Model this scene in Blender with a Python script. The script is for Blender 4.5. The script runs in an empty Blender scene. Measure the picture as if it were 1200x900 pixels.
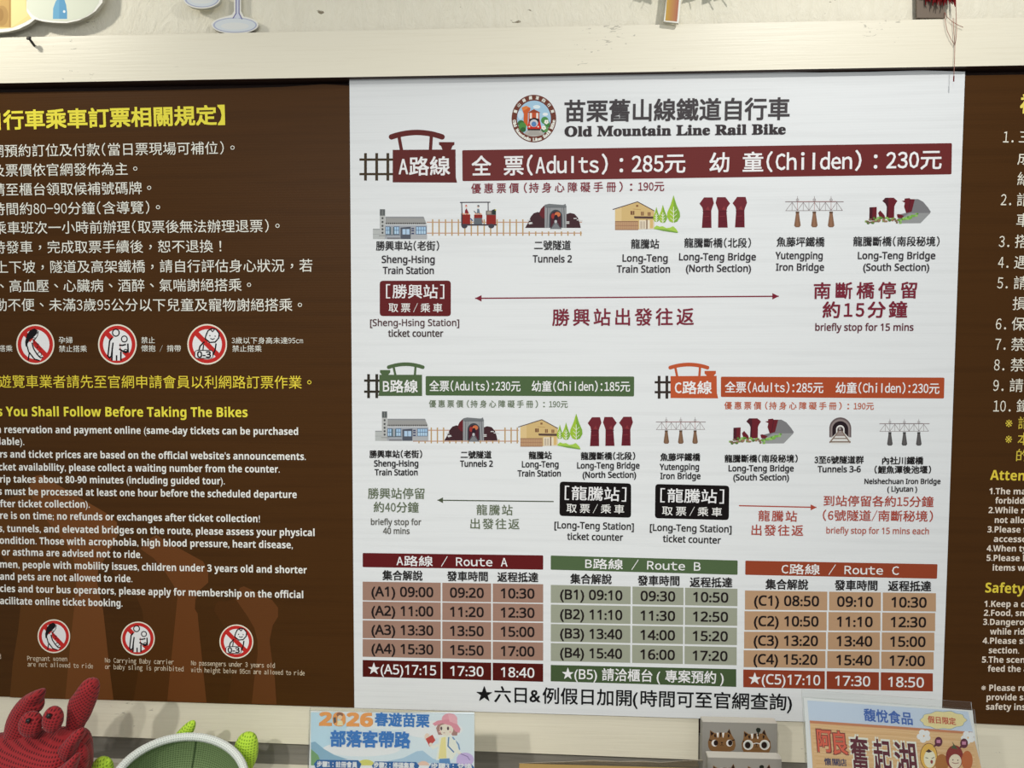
import bpy, bmesh, math, random
import numpy as np
from mathutils import Vector, Matrix
from mathutils.geometry import delaunay_2d_cdt
random.seed(7)
C = bpy.context.scene.collection
R = math.radians

# ------------------------------------------------------------------ camera
CAM = Vector((0.0, -1.5, 1.55))
FPX = 870.0                                   # focal length in pixels of the 1200x900 frame
YAW, PITCH, ROLL = R(2.88), R(-3.17), R(0.12)
cd = bpy.data.cameras.new('camera'); cam = bpy.data.objects.new('camera', cd); C.objects.link(cam)
cd.sensor_width = 36; cd.lens = 36 * FPX / 1200; cd.clip_start = 0.02
ROT = Matrix.Rotation(YAW, 3, 'Z') @ Matrix.Rotation(PITCH, 3, 'X') @ Matrix.Rotation(ROLL, 3, 'Y')
cam.matrix_world = Matrix.Translation(CAM) @ (ROT @ Matrix.Rotation(R(90), 3, 'X')).to_4x4()
bpy.context.scene.camera = cam

# ------------------------------------------------------------------ light
w = bpy.data.worlds.new('world'); bpy.context.scene.world = w; w.use_nodes = True
w.node_tree.nodes['Background'].inputs[0].default_value = (0.95, 0.98, 1.0, 1)
w.node_tree.nodes['Background'].inputs[1].default_value = 0.38
def lamp(name, loc, aim, size, power, col=(1, 1, 1), spread=180):
    l = bpy.data.lights.new(name, 'AREA'); l.shape = 'DISK'; l.size = size; l.energy = power; l.color = col; l.spread = R(spread)
    o = bpy.data.objects.new(name, l); C.objects.link(o); o.location = loc
    o.rotation_euler = (Vector(aim) - Vector(loc)).to_track_quat('-Z', 'Y').to_euler()
lamp('ceiling_spot_left', (-1.3, -0.40, 2.5), (-1.05, 0, 1.85), 0.06, 3.6, (1, 0.96, 0.88))
lamp('ceiling_spot_right', (0.72, -0.9, 2.7), (0.5, 0, 1.6), 0.07, 8.3, (1, 0.97, 0.93))
lamp('added_front_fill', (0.5, -2.8, 2.4), (0.3, 0, 0.9), 0.9, 7, (0.95, 0.99, 1))  # added soft fill with no known fixture, evens the light over the boards
lamp('track_spot_left', (-1.17, -2.6, 2.6), (-0.35, 0, 0.38), 0.08, 4.3, (1, 0.97, 0.92), 70)
lamp('track_spot_middle', (-0.40, -2.6, 2.65), (0.3, 0, 0.38), 0.08, 4.3, (1, 0.97, 0.92), 70)
vs = bpy.context.scene.view_settings
bpy.context.scene.display_settings.display_device = 'sRGB'
vs.view_transform = 'Standard'; vs.look = 'None'; vs.gamma = 1; vs.use_curve_mapping = False; vs.exposure = 0.0
bpy.context.scene.cycles.max_bounces = 6
bpy.context.scene.cycles.transparent_max_bounces = 16

# ------------------------------------------------------------------ helpers
class Plane:
    def __init__(s, p, n): s.p = Vector(p); s.n = Vector(n).normalized()
    def __call__(s, u, v, off=0.0):
        d = ROT @ Vector(((u - 600) / FPX, 1, (450 - v) / FPX))
        p = s.p + s.n * off
        return CAM + d * ((p - CAM).dot(s.n) / d.dot(s.n))
def YP(y): return Plane((0, y, 0), (0, -1, 0))
BOARD = YP(0.0)

def thing(name, label, cat, loc=(0, 0, 0), group=None):
    o = bpy.data.objects.new(name, None); C.objects.link(o); o.location = loc
    o.empty_display_size = 0.05
    o['label'] = label; o['category'] = cat
    if group: o['group'] = group
    return o
def tag(o, label, cat, group=None):
    o['label'] = label; o['category'] = cat
    if group: o['group'] = group
def wloc(o):
    v = Vector(o.location)
    while o.parent: o = o.parent; v += Vector(o.location)
    return v
def mobj(name, verts, faces, mats, parent=None, fm=None, smooth=False, label=None, origin=None):
    """verts in world coordinates; the mesh is stored relative to its parent (or to its own origin)"""
    V = np.array([tuple(v) for v in verts], dtype=float).reshape(-1, 3)
    base = wloc(parent) if parent else Vector((0, 0, 0))
    org = Vector(origin) if origin is not None else Vector(((V.min(0) + V.max(0)) / 2))
    m = bpy.data.meshes.new(name); m.from_pydata((V - np.array(org)).tolist(), [], faces)
    if not isinstance(mats, (list, tuple)): mats = [mats]
    for k in mats: m.materials.append(k)
    if fm is not None: m.polygons.foreach_set('material_index', fm)
    if smooth: m.polygons.foreach_set('use_smooth', [True] * len(m.polygons))
    m.update()
    o = bpy.data.objects.new(name, m); C.objects.link(o)
    o.location = org - base
    if parent: o.parent = parent
    if label: o['label'] = label
    return o
def box_vf(x0, x1, y0, y1, z0, z1):
    v = [(x, y, z) for x in (x0, x1) for y in (y0, y1) for z in (z0, z1)]
    return v, [(0, 1, 3, 2), (4, 6, 7, 5), (0, 4, 5, 1), (2, 3, 7, 6), (0, 2, 6, 4), (1, 5, 7, 3)]
def box(name, b, mat, parent=None, bevel=0, label=None):
    v, f = box_vf(*b); o = mobj(name, v, f, mat, parent, label=label)
    if bevel:
        md = o.modifiers.new('bevel', 'BEVEL'); md.width = bevel; md.segments = 2
    return o
def prism(name, front, depth, mat, parent=None, side=None, label=None, bevel=0, n=None):
    """front: closed outline in world coords, pushed back by the vector depth"""
    n_ = len(front); D = Vector(depth)
    V = [Vector(p) for p in front] + [Vector(p) + D for p in front]
    F = [tuple(range(n_)), tuple(range(2 * n_ - 1, n_ - 1, -1))] + [(i, i + n_, (i + 1) % n_ + n_, (i + 1) % n_) for i in range(n_)]
    o = mobj(name, V, F, [mat, side or mat], parent, [0, 0] + [1] * n_, label=label)
    if bevel:
        md = o.modifiers.new('bevel', 'BEVEL'); md.width = bevel; md.segments = 2; md.limit_method = 'ANGLE'
    return o
def lin(c): return tuple((x / 12.92 if x <= 0.04045 else ((x + 0.055) / 1.055) ** 2.4) for x in [k / 255 for k in c])

# ------------------------------------------------------------------ materials
def newmat(name):
    m = bpy.data.materials.new(name); m.use_nodes = True
    return m, m.node_tree, m.node_tree.nodes['Principled BSDF']
def plain(name, rgb, rough=0.6, spec=0.4):
    m, t, b = newmat(name); b.inputs['Base Color'].default_value = (*rgb, 1); b.inputs['Roughness'].default_value = rough
    b.inputs['Specular IOR Level'].default_value = spec
    return m
def node(t, ty, **k):
    n = t.nodes.new(ty)
    for a, v in k.items():
        if a.startswith('i_'): n.inputs[a[2:].replace('_', ' ')].default_value = v
        else: setattr(n, a, v)
    return n
def corrugate(t, b, strength=0.07, rough=0.42):
    """fine flutes of twin-wall plastic sheet running across the board, and its slow waviness"""
    g = node(t, 'ShaderNodeNewGeometry')
    wv = node(t, 'ShaderNodeTexWave', wave_type='BANDS', bands_direction='Z', i_Scale=62.0, i_Distortion=0.0)
    t.links.new(g.outputs['Position'], wv.inputs['Vector'])
    mp = node(t, 'ShaderNodeMapping'); mp.inputs['Scale'].default_value = (0.9, 1, 26)
    t.links.new(g.outputs['Position'], mp.inputs['Vector'])
    nz = node(t, 'ShaderNodeTexNoise', i_Scale=3.0, i_Detail=4.0)
    t.links.new(mp.outputs[0], nz.inputs['Vector'])
    mx = node(t, 'ShaderNodeMath', operation='MULTIPLY_ADD'); mx.inputs[1].default_value = 1.6
    t.links.new(nz.outputs[0], mx.inputs[0]); t.links.new(wv.outputs['Fac'], mx.inputs[2])
    bp = node(t, 'ShaderNodeBump', i_Strength=strength, i_Distance=0.0006)
    t.links.new(mx.outputs[0], bp.inputs['Height']); t.links.new(bp.outputs[0], b.inputs['Normal'])
    b.inputs['Roughness'].default_value = rough
    return nz
PC = {}
def ink(rgb, lw=212, flute=True):
    """printed colour: the photographed colour divided by how white paper photographs beside it"""
    key = (tuple(rgb), lw, flute)
    if key not in PC:
        k = 0.80 / lin((lw, lw, lw))[0]
        m, t, b = newmat('ink_%d_%d_%d' % tuple(rgb)); b.inputs['Base Color'].default_value = (*[min(0.85, c * k) for c in lin(rgb)], 1)
        b.inputs['Specular IOR Level'].default_value = 0.09
        if flute: corrugate(t, b)
        else: b.inputs['Roughness'].default_value = 0.5
        PC[key] = m
    return PC[key]
def board_mat(name, rgb, streak):
    m, t, b = newmat(name); nz = corrugate(t, b, 0.08)
    cr = node(t, 'ShaderNodeValToRGB'); a = cr.color_ramp
    a.elements[0].position = 0.36; a.elements[0].color = (*[c * (1 - streak) for c in rgb], 1)
    a.elements[1].position = 0.52; a.elements[1].color = (*rgb, 1)
    t.links.new(nz.outputs[0], cr.inputs[0]); t.links.new(cr.outputs[0], b.inputs['Base Color'])
    b.inputs['Specular IOR Level'].default_value = 0.09
    return m
WHITE = board_mat('white_twinwall_print', (0.79, 0.815, 0.82), 0.045)
BROWN = board_mat('brown_twinwall_print', (0.068, 0.027, 0.0060), 0.10)
EDGE = plain('sheet_edge', (0.5, 0.5, 0.5), 0.5)
BEDGE = plain('brown_sheet_edge', (0.14, 0.065, 0.03), 0.5)

def paint(name, rgb, kind):
    m, t, b = newmat(name); g = node(t, 'ShaderNodeNewGeometry')
    def tex(scale, vec=(1, 1, 1), det=6.0, dist=0.0, rough=0.6):
        mp = node(t, 'ShaderNodeMapping'); mp.inputs['Scale'].default_value = vec
        t.links.new(g.outputs['Position'], mp.inputs['Vector'])
        n = node(t, 'ShaderNodeTexNoise', i_Scale=scale, i_Detail=det, i_Distortion=dist, i_Roughness=rough)
        t.links.new(mp.outputs[0], n.inputs['Vector']); return n
    def ramp(src, p0, p1, c0, c1):
        r = node(t, 'ShaderNodeValToRGB'); e = r.color_ramp.elements
        e[0].position = p0; e[0].color = (*c0, 1); e[1].position = p1; e[1].color = (*c1, 1)
        t.links.new(src, r.inputs[0]); return r
    def mul(a, c):
        x = node(t, 'ShaderNodeMix', data_type='RGBA', blend_type='MULTIPLY'); x.inputs[0].default_value = 1
        t.links.new(a, x.inputs[6]); t.links.new(c, x.inputs[7]); return x.outputs[2]
    if kind == 'plaster':
        bn = tex(11, (2.2, 1, 0.9), 9, 5.0, 0.7)       # curved brush strokes in the skim coat
        fine = tex(60, (1.6, 1, 0.7), 4, 1.0)
        pits = tex(36, (1, 1, 2.0), 5, 0.4); clump = tex(5)
        pm = node(t, 'ShaderNodeMath', operation='MULTIPLY'); t.links.new(pits.outputs[0], pm.inputs[0]); t.links.new(clump.outputs[0], pm.inputs[1])
        col = ramp(pm.outputs[0], 0.375, 0.395, rgb, (0.24, 0.20, 0.13))
        tone = ramp(bn.outputs[0], 0.3, 0.62, (0.955, 0.945, 0.92), (1, 1, 1))
        t.links.new(mul(col.outputs[0], tone.outputs[0]), b.inputs['Base Color'])
        ad = node(t, 'ShaderNodeMath', operation='MULTIPLY_ADD'); ad.inputs[1].default_value = 0.35
        t.links.new(fine.outputs[0], ad.inputs[0]); t.links.new(bn.outputs[0], ad.inputs[2])
        bp = node(t, 'ShaderNodeBump', i_Strength=0.55, i_Distance=0.005)
        t.links.new(ad.outputs[0], bp.inputs['Height']); t.links.new(bp.outputs[0], b.inputs['Normal'])
        b.inputs['Roughness'].default_value = 0.7
    elif kind == 'trim':
        gr = tex(9, (0.6, 1, 22), 5, 0.3); sc = tex(30, (1.4, 1, 5.0), 3, 0.8); cl = tex(4, det=2.0)
        pm = node(t, 'ShaderNodeMath', operation='MULTIPLY'); t.links.new(sc.outputs[0], pm.inputs[0]); t.links.new(cl.outputs[0], pm.inputs[1])
        col = ramp(pm.outputs[0], 0.435, 0.45, rgb, tuple(c * 0.62 for c in rgb))
        tone = ramp(gr.outputs[0], 0.33, 0.5, (0.965, 0.96, 0.95), (1, 1, 1))
        t.links.new(mul(col.outputs[0], tone.outputs[0]), b.inputs['Base Color'])
        bp = node(t, 'ShaderNodeBump', i_Strength=0.22, i_Distance=0.002)
        t.links.new(gr.outputs[0], bp.inputs['Height']); t.links.new(bp.outputs[0], b.inputs['Normal'])
        b.inputs['Roughness'].default_value = 0.42
    else:
        gr = tex(7, (0.8, 1, 14), 8, 0.8)
        tone = ramp(gr.outputs[0], 0.3, 0.7, tuple(c * 0.72 for c in rgb), rgb)
        t.links.new(tone.outputs[0], b.inputs['Base Color'])
        bp = node(t, 'ShaderNodeBump', i_Strength=0.3, i_Distance=0.003)
        t.links.new(gr.outputs[0], bp.inputs['Height']); t.links.new(bp.outputs[0], b.inputs['Normal'])
        b.inputs['Roughness'].default_value = 0.6
    return m
PLASTER = paint('brushed_cream_plaster', (0.87, 0.83, 0.675), 'plaster')
TRIM = paint('cream_painted_board', (0.83, 0.785, 0.63), 'trim')
GREYW = paint('grey_washed_wood', (0.265, 0.25, 0.215), 'wood')
DARKW_SHADE = paint('dark_wood_and_trim_shade', (0.045, 0.018, 0.010), 'wood')
COUNTER = paint('pale_counter_wood', (0.62, 0.58, 0.47), 'wood')
FLOORM = paint('grey_floor', (0.45, 0.44, 0.41), 'wood')

# ------------------------------------------------------------------ the setting
def zat(u, v, y): return YP(y)(u, v).z
def xat(u, v, y): return YP(y)(u, v).x
def slab(name, y0, y1, top, bottom, mat, x0=-2.2, x1=2.2, side=None):
    """a board lying along the wall; its two long edges follow pixel readings taken on its front face"""
    pl = YP(y0)
    def line(pts):
        a, b_ = pl(*pts[0]), pl(*pts[1]); s = (b_.z - a.z) / (b_.x - a.x)
        return lambda x: a.z + s * (x - a.x)
    tp, bt = line(top), line(bottom)
    o = prism(name, [(x0, y0, bt(x0)), (x1, y0, bt(x1)), (x1, y0, tp(x1)), (x0, y0, tp(x0))], (0, y1 - y0, 0), mat)
    o.data.materials[1] = side or mat
    o['kind'] = 'structure'; return o
o = box('floor', (-2.2, 2.2, -3.2, 0.3, -0.05, 0.0), FLOORM); o['kind'] = 'structure'
slab('wall_back', 0.0, 0.10, [(0, -900), (1200, -900)], [(0, 60), (1200, 40)], PLASTER)
slab('wall_niche', 0.022, 0.10, [(0, 50), (1200, 30)], [(0, 845), (1200, 865)], DARKW_SHADE)
slab('wall_lower', 0.020, 0.10, [(0, 845), (1200, 870)], [(0, 3000), (1200, 3000)], GREYW)
slab('trim_1', -0.014, 0.06, [(0, 44), (1200, 20.5)], [(0, 97.5), (1200, 76.5)], TRIM, side=DARKW_SHADE)  # dark side faces paint the shade under the trim into its colour
X818 = xat(818.5, 860, 0.0055)
o = slab('trim_2', 0.0055, 0.04, [(0, 800), (800, 830)], [(0, 858.5), (817, 890.3)], TRIM, x1=X818, side=GREYW)
o = slab('trim_3', 0.0065, 0.04, [(822, 818), (1200, 830)], [(822, 890), (935, 893.5)], TRIM, x0=xat(822.5, 860, 0.0065))
slab('trim_4', 0.004, 0.04, [(100, 892.5), (300, 899.5)], [(100, 985), (300, 992)], TRIM)
ZC = 0.62
o = box('counter', (-2.2, 2.2, -0.42, 0.02, 0.0, ZC), COUNTER, bevel=0.004)
tag(o, 'pale wooden counter under the signs that the toys and leaflets stand on', 'counter')

# ------------------------------------------------------------------ text machinery
STY = {'sans': (0x1D5A0, 0x1D5BA, 0x1D7E2), 'bold': (0x1D5D4, 0x1D5EE, 0x1D7EC), 'serif': (0x1D400, 0x1D41A, 0x1D7CE)}
def conv(s, st):
    A, a, d = STY[st]; r = ''
    for ch in s:
        if 'A' <= ch <= 'Z': r += chr(A + ord(ch) - 65)
        elif 'a' <= ch <= 'z': r += chr(a + ord(ch) - 97)
        elif '0' <= ch <= '9': r += chr(d + ord(ch) - 48)
        else: r += ch
    return r
QUEUE, TOK = [], {}
def tokens(s, st):
    out, run = [], ''
    for ch in s + '\0':
        if 32 <= ord(ch) < 127 and st != 'half': run += ch; continue
        if run:
            lead = len(run) - len(run.lstrip(' ')); core = run.strip(' ')
            if lead: out.append(('sp', 0.27 * lead))
            if core: out.append(('run', conv(core, st)))
            tl = len(run) - len(run.rstrip(' '))
            if core and tl: out.append(('sp', 0.27 * tl))
            run = ''
        if ch == '\0': break
        if ch == ' ': out.append(('sp', 0.5))
        elif 32 < ord(ch) < 127: out.append(('half', chr(0x1D5C5) if ch == 'l' else chr(ord(ch) + 0xFEE0)))
        else: out.append(('cjk', ch))
    for k, v in out:
        if k != 'sp': TOK.setdefault(v, None)
    return out
def T(par, segs, ya, yb, em, col, st='sans', bold=0.0, plane=BOARD, layer=6, lw=212, name='lettering', label=None, flute=True):
    """one printed line; segs = [(string, x0, x1[, tracking])], ya/yb = pixel height of the letters' middle at both ends"""
    if isinstance(segs, tuple): segs = [segs]
    segs = [(tokens(s[0], st), *s[1:]) for s in segs]
    QUEUE.append(dict(par=par, segs=segs, ya=ya, yb=yb, em=em, mat=ink(col, lw, flute), bold=bold, plane=plane, off=layer * 1e-4, name=name, label=label))
def flush_text():
    keys = list(TOK)
    c = bpy.data.curves.new('type', 'FONT'); c.body = '\n'.join(keys); c.size = 1; c.resolution_u = 2; c.space_line = 3; c.fill_mode = 'NONE'
    o = bpy.data.objects.new('type', c); C.objects.link(o)
    m = bpy.data.meshes.new_from_object(o.evaluated_get(bpy.context.evaluated_depsgraph_get()))
    bpy.data.objects.remove(o); bpy.data.curves.remove(c)
    n = len(m.vertices); co = np.zeros(n * 3); m.vertices.foreach_get('co', co); co = co.reshape(-1, 3)[:, :2].astype(float)
    ed = np.zeros(len(m.edges) * 2, int); m.edges.foreach_get('vertices', ed); ed = ed.reshape(-1, 2); ed.sort(axis=1)
    bpy.data.meshes.remove(m)
    # outlines are runs of consecutive vertices closed by a long edge; orient every edge along its run
    d = ed[:, 1] - ed[:, 0]; E = np.where((d == 1)[:, None], ed, ed[:, ::-1])
    band = np.round(-(co[:, 1] - 0.33) / 3.0).astype(int); eb = band[E[:, 0]]
    for i, k in enumerate(keys):
        idx = np.nonzero(band == i)[0]
        if not len(idx): print('NO GLYPH', i, repr(k)); TOK[k] = None; continue
        mp = np.full(n, -1); mp[idx] = np.arange(len(idx))
        v = co[idx].copy(); v[:, 1] += 3.0 * i; e = mp[E[eb == i]]
        nv, _, nf, _, _, _ = delaunay_2d_cdt([Vector(p) for p in v], e.tolist(), [], 0, 1e-5, False)
        W = np.array([tuple(p) for p in nv]); F = np.array(nf)
        c = W[F].mean(1); A, B = v[e[:, 0]], v[e[:, 1]]                # keep triangles whose centre the outlines wind around
        up = (A[None, :, 1] <= c[:, None, 1]) & (B[None, :, 1] > c[:, None, 1]); dn = (A[None, :, 1] > c[:, None, 1]) & (B[None, :, 1] <= c[:, None, 1])
        cr = (B[None, :, 0] - A[None, :, 0]) * (c[:, None, 1] - A[None, :, 1]) - (c[:, None, 0] - A[None, :, 0]) * (B[None, :, 1] - A[None, :, 1])
        wn = (up & (cr > 0)).sum(1) - (dn & (cr < 0)).sum(1)
        TOK[k] = (W, F[wn != 0])
    cen = {'，': 1, '。': 1, '、': 1, '：': 1, '！': 1}
    for q in QUEUE:
        xs0, xs1 = q['segs'][0][1], q['segs'][-1][2]
        pl, off = q['plane'], q['off']
        ymid = lambda x: q['ya'] + (q['yb'] - q['ya']) * (x - xs0) / max(1e-6, xs1 - xs0)
        for sg in q['segs']:
            AV, AF, nv = [], [], 0
            tk, x0, x1 = sg[:3]; tr = sg[3] if len(sg) > 3 else 0.0
            pen, parts = 0.0, []
            for kind, val in tk:
                if kind == 'sp': pen += val + tr; continue
                g = TOK[val]
                if g is None: pen += 1; continue
                v = g[0].copy(); a, b_ = v[:, 0].min(), v[:, 0].max()
                if kind == 'run': v[:, 0] += pen - a; pen += (b_ - a) + 0.10 + tr
                elif kind == 'half':
                    s = min(1.0, 0.42 / max(1e-6, b_ - a)); v[:, 0] = (v[:, 0] - (a + b_) / 2) * s + pen + 0.25; pen += 0.5 + tr
                else:
                    if val in cen:
                        v[:, 0] += 0.5 - (a + b_) / 2
                        if val in '，。、': v[:, 1] += (0.38 if val != '，' else 0.33) - (v[:, 1].min() + v[:, 1].max()) / 2
                    v[:, 0] += pen; pen += 1 + tr
                parts.append((v, g[1]))
            lo = min(p[0][:, 0].min() for p in parts); hi = max(p[0][:, 0].max() for p in parts)
            P0, P1 = pl(x0, ymid(x0), off), pl(x1, ymid(x1), off)
            dx = (P1 - P0); wd = dx.length; ux = dx / wd; uz = ux.cross(pl.n) * -1
            if uz.z < 0: uz = -uz
            h = (pl(x0, ymid(x0), off) - pl(x0, ymid(x0) - q['em'], off)).length
            sx = wd / (hi - lo)
            U, Z, P, NN = np.array(ux), np.array(uz), np.array(P0), np.array(pl.n)
            d = q['bold']
            for lay, (ox, oz) in enumerate([(0, 0)] if not d else [(0, 0), (d, d), (-d, d), (d, -d), (-d, -d)]):
                for v, f in parts:
                    W = P + np.outer((v[:, 0] - lo) * sx + ox * min(h, sx * 1.1), U) + np.outer((v[:, 1] - 0.365 + oz) * h, Z) + NN * lay * 1.6e-5
                    AV.append(W); AF.append(f + nv); nv += len(W)
            o = mobj(q['name'], np.concatenate(AV), np.concatenate(AF).tolist(), q['mat'], q['par'])
            if q['label']: o['label'] = q['label']

# ------------------------------------------------------------------ flat printed artwork
class Art:
    """a piece of flat print: shapes of plain colour stacked microns apart on the face of its board"""
    def __init__(s, plane=BOARD, tf=(0, 0, 1), aff=None, lw=212, layer=2, flute=True):
        s.pl, s.tf, s.aff, s.lw, s.l0, s.fl = plane, tf, aff or (lambda x, y: (x, y)), lw + 8, layer * 1e-4, flute
        s.V, s.F, s.M, s.mats, s.k = [], [], [], [], 0
    def px(s, x, y): return s.aff(s.tf[0] + x / s.tf[2], s.tf[1] + y / s.tf[2])
    def poly(s, pts, col):
        m = ink(col, s.lw, s.fl)
        if m not in s.mats: s.mats.append(m)
        n = len(s.V); s.k += 1
        for x, y in pts: s.V.append(s.pl(*s.px(x, y), s.l0 + s.k * 5e-6))
        s.F.append(tuple(range(n, n + len(pts)))); s.M.append(s.mats.index(m))
    def rect(s, x0, y0, x1, y1, col): s.poly([(x0, y0), (x1, y0), (x1, y1), (x0, y1)], col)
    def strip(s, A, B, col):
        m = ink(col, s.lw, s.fl)
        if m not in s.mats: s.mats.append(m)
        s.k += 1; n = len(s.V); o = s.l0 + s.k * 5e-6
        for p, q in zip(A, B): s.V += [s.pl(*s.px(*p), o), s.pl(*s.px(*q), o)]
        for i in range(len(A) - 1): s.F.append((n + 2 * i, n + 2 * i + 2, n + 2 * i + 3, n + 2 * i + 1)); s.M.append(s.mats.index(m))
    def line(s, pts, wd, col):
        A, B = [], []
        for i, (x, y) in enumerate(pts):
            d = []
            for p, q in ((i - 1, i), (i, i + 1)):
                if p >= 0 and q < len(pts):
                    ex, ey = pts[q][0] - pts[p][0], pts[q][1] - pts[p][1]; L = math.hypot(ex, ey) or 1; d.append((-ey / L, ex / L))
            nx, ny = sum(t[0] for t in d) / len(d), sum(t[1] for t in d) / len(d); q2 = max(.45, nx * nx + ny * ny)
            A.append((x + nx / q2 * wd / 2, y + ny / q2 * wd / 2)); B.append((x - nx / q2 * wd / 2, y - ny / q2 * wd / 2))
        s.strip(A, B, col)
    def disc(s, x, y, rx, ry, col, n=32, a0=0, a1=360):
        full = a1 - a0 >= 360
        s.poly([(x + rx * math.cos(R(a0 + (a1 - a0) * i / (n if full else n - 1))), y + ry * math.sin(R(a0 + (a1 - a0) * i / (n if full else n - 1)))) for i in range(n)], col)
    def ring(s, x, y, rx, ry, wd, col, n=40):
        c = [(math.cos(2 * math.pi * i / n), math.sin(2 * math.pi * i / n)) for i in range(n + 1)]
        s.strip([(x + rx * a, y + ry * b) for a, b in c], [(x + (rx - wd) * a, y + (ry - wd) * b) for a, b in c], col)
    def quad_r(s, q, r, col):
        """quad with rounded corners"""
        pts = []
        for i in range(4):
            p, a, b = q[i], q[i - 1], q[(i + 1) % 4]
            da = math.hypot(a[0] - p[0], a[1] - p[1]); db = math.hypot(b[0] - p[0], b[1] - p[1])
            A = (p[0] + (a[0] - p[0]) * r / da, p[1] + (a[1] - p[1]) * r / da); B = (p[0] + (b[0] - p[0]) * r / db, p[1] + (b[1] - p[1]) * r / db)
            for t in (0, .25, .5, .75, 1):
                pts.append(((1 - t) ** 2 * A[0] + 2 * t * (1 - t) * p[0] + t * t * B[0], (1 - t) ** 2 * A[1] + 2 * t * (1 - t) * p[1] + t * t * B[1]))
        s.poly(pts, col)
    def done(s, name, par, label=None):
        return mobj(name, s.V, s.F, s.mats, par, s.M, label=label)

# ------------------------------------------------------------------ the three sign boards
def sheet(par, pts, mat, y=0.0, th=0.0045, edge=EDGE):
    pl = YP(y); return prism('panel', [pl(*p) for p in pts], (0, th, 0), mat, par, edge)
wb = thing('information_board', 'large white sign board with coloured route fares and timetables, between two brown ones', 'sign', BOARD(760, 845), 'sign boards in a row')
lb = thing('information_board', 'brown sign board with white Chinese and English ticket rules, left of the white board', 'sign', YP(.001)(205, 822), 'sign boards in a row')
rb = thing('information_board', 'brown sign board at the right edge with numbered rules and yellow headings', 'sign', YP(.001)(1180, 850), 'sign boards in a row')
top = [(1131, 84)] + [(x, 84.5 + 1.2 * math.sin(x * 0.021) - 0.004 * (x - 770)) for x in range(1080, 420, -60)] + [(409.5, 88)]
sheet(wb, [(415.3, 829.5), (928, 845.3), (1103.2, 850)] + top, WHITE)
PB = YP(0.0012)
def qp(u, v): return (u, v)
sheet(lb, [(-420, 790), (0, 816.3), (200, 822.5), (415.2, 829.3), (409.6, 100.5), (380, 98.6), (330, 102), (200, 105.5), (100, 107), (0, 108.5), (-420, 118)], BROWN, 0.0012, edge=BEDGE)
sheet(rb, [(1103.3, 846), (1200, 850.5), (1650, 874), (1700, 72), (1300, 84), (1200, 87.5), (1131.2, 88.6)], BROWN, 0.0012, edge=BEDGE)

K = (42, 40, 42)
# --- title, emblem
T(wb, ('苗栗舊山線鐵道自行車', 662, 925), 130.5, 127.6, 27.5, (66, 62, 64), bold=.021, label='dark grey bold title lettering')
T(wb, ('Old Mountain Line Rail Bike', 662, 920.5), 153.6, 150.9, 16.6, (55, 50, 52), 'serif', bold=.028)
e = Art(tf=(595, 105, 13.846), lw=222)
e.disc(425, 470, 362, 386, (112, 62, 50), 56); e.disc(425, 470, 275, 292, (165, 200, 222), 48)
e.disc(470, 280, 60, 30, (222, 234, 240), 16); e.disc(610, 400, 45, 25, (232, 238, 242), 14); e.disc(205, 410, 45, 70, (205, 222, 236), 20)
e.poly([(225, 290), (300, 262), (370, 300), (360, 345), (330, 370), (325, 600), (262, 560), (255, 480), (262, 400), (240, 340)], (205, 96, 50))
e.poly([(225, 290), (300, 262), (345, 285), (300, 320), (250, 345)], (222, 130, 70))
for x, y, rx, ry, c in ((215, 545, 55, 48, (60, 110, 60)), (240, 600, 62, 70, (80, 140, 70)), (250, 650, 45, 40, (50, 100, 55)), (600, 500, 60, 60, (80, 140, 75)), (640, 560, 45, 60, (70, 125, 65)), (610, 640, 45, 55, (95, 150, 85)), (570, 660, 30, 40, (60, 110, 60))): e.disc(x, y, rx, ry, c, 18)
e.poly([(330, 640), (520, 640), (600, 725), (500, 752), (425, 762), (340, 750), (265, 715)], (178, 174, 166))
e.line([(350, 690), (510, 690)], 10, (140, 135, 130)); e.line([(330, 720), (530, 720)], 10, (140, 135, 130))
e.poly([(318, 375), (425, 318), (535, 375)], (150, 70, 44)); e.rect(340, 372, 515, 520, (190, 84, 48)); e.rect(358, 380, 392, 470, (230, 225, 215)); e.rect(462, 380, 496, 470, (230, 225, 215))
e.poly([(345, 480), (515, 480), (550, 640), (315, 640)], (196, 48, 36)); e.poly([(350, 480), (430, 455), (510, 480), (500, 540), (355, 540)], (36, 30, 34))
e.disc(425, 545, 66, 62, (200, 200, 205), 28); e.disc(425, 560, 40, 42, (90, 130, 180), 24); e.rect(325, 638, 530, 662, (45, 35, 35))
e.disc(352, 602, 13, 13, (250, 240, 225), 12); e.disc(494, 602, 13, 13, (250, 240, 225), 12)
for cx, cy in ((628, 525), (585, 620)):
    for k in range(5): e.disc(cx + 22 * math.cos(k * 1.257 + .3), cy + 22 * math.sin(k * 1.257 + .3), 17, 17, (240, 242, 225), 10)
EMBLEM = e.done('emblem', wb, 'round brown-rimmed emblem with a red train')
def ring_text(s, a0, a1, rr, ry, em, flip, col, st='sans', bold=0.03):
    n = len(s)
    for i, ch in enumerate(s):
        if ch == ' ': continue
        a = R(a0 + (a1 - a0) * i / (n - 1)); x = 595 + (425 + rr * math.cos(a)) / 13.846; y = 105 + (470 - ry * math.sin(a)) / 13.846
        t = (math.sin(a), math.cos(a)) if not flip else (-math.sin(a), -math.cos(a))     # along the baseline, y down
        hw = em * (0.42 if ord(ch) > 255 else 0.27)
        T(EMBLEM, (ch, x - t[0] * hw, x + t[0] * hw), y - t[1] * hw, y + t[1] * hw, em, col, st, bold, layer=9, lw=222)
ring_text('舊山線鐵道自行車', 160, 20, 318, 340, 4.3, False, (238, 228, 218))
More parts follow.
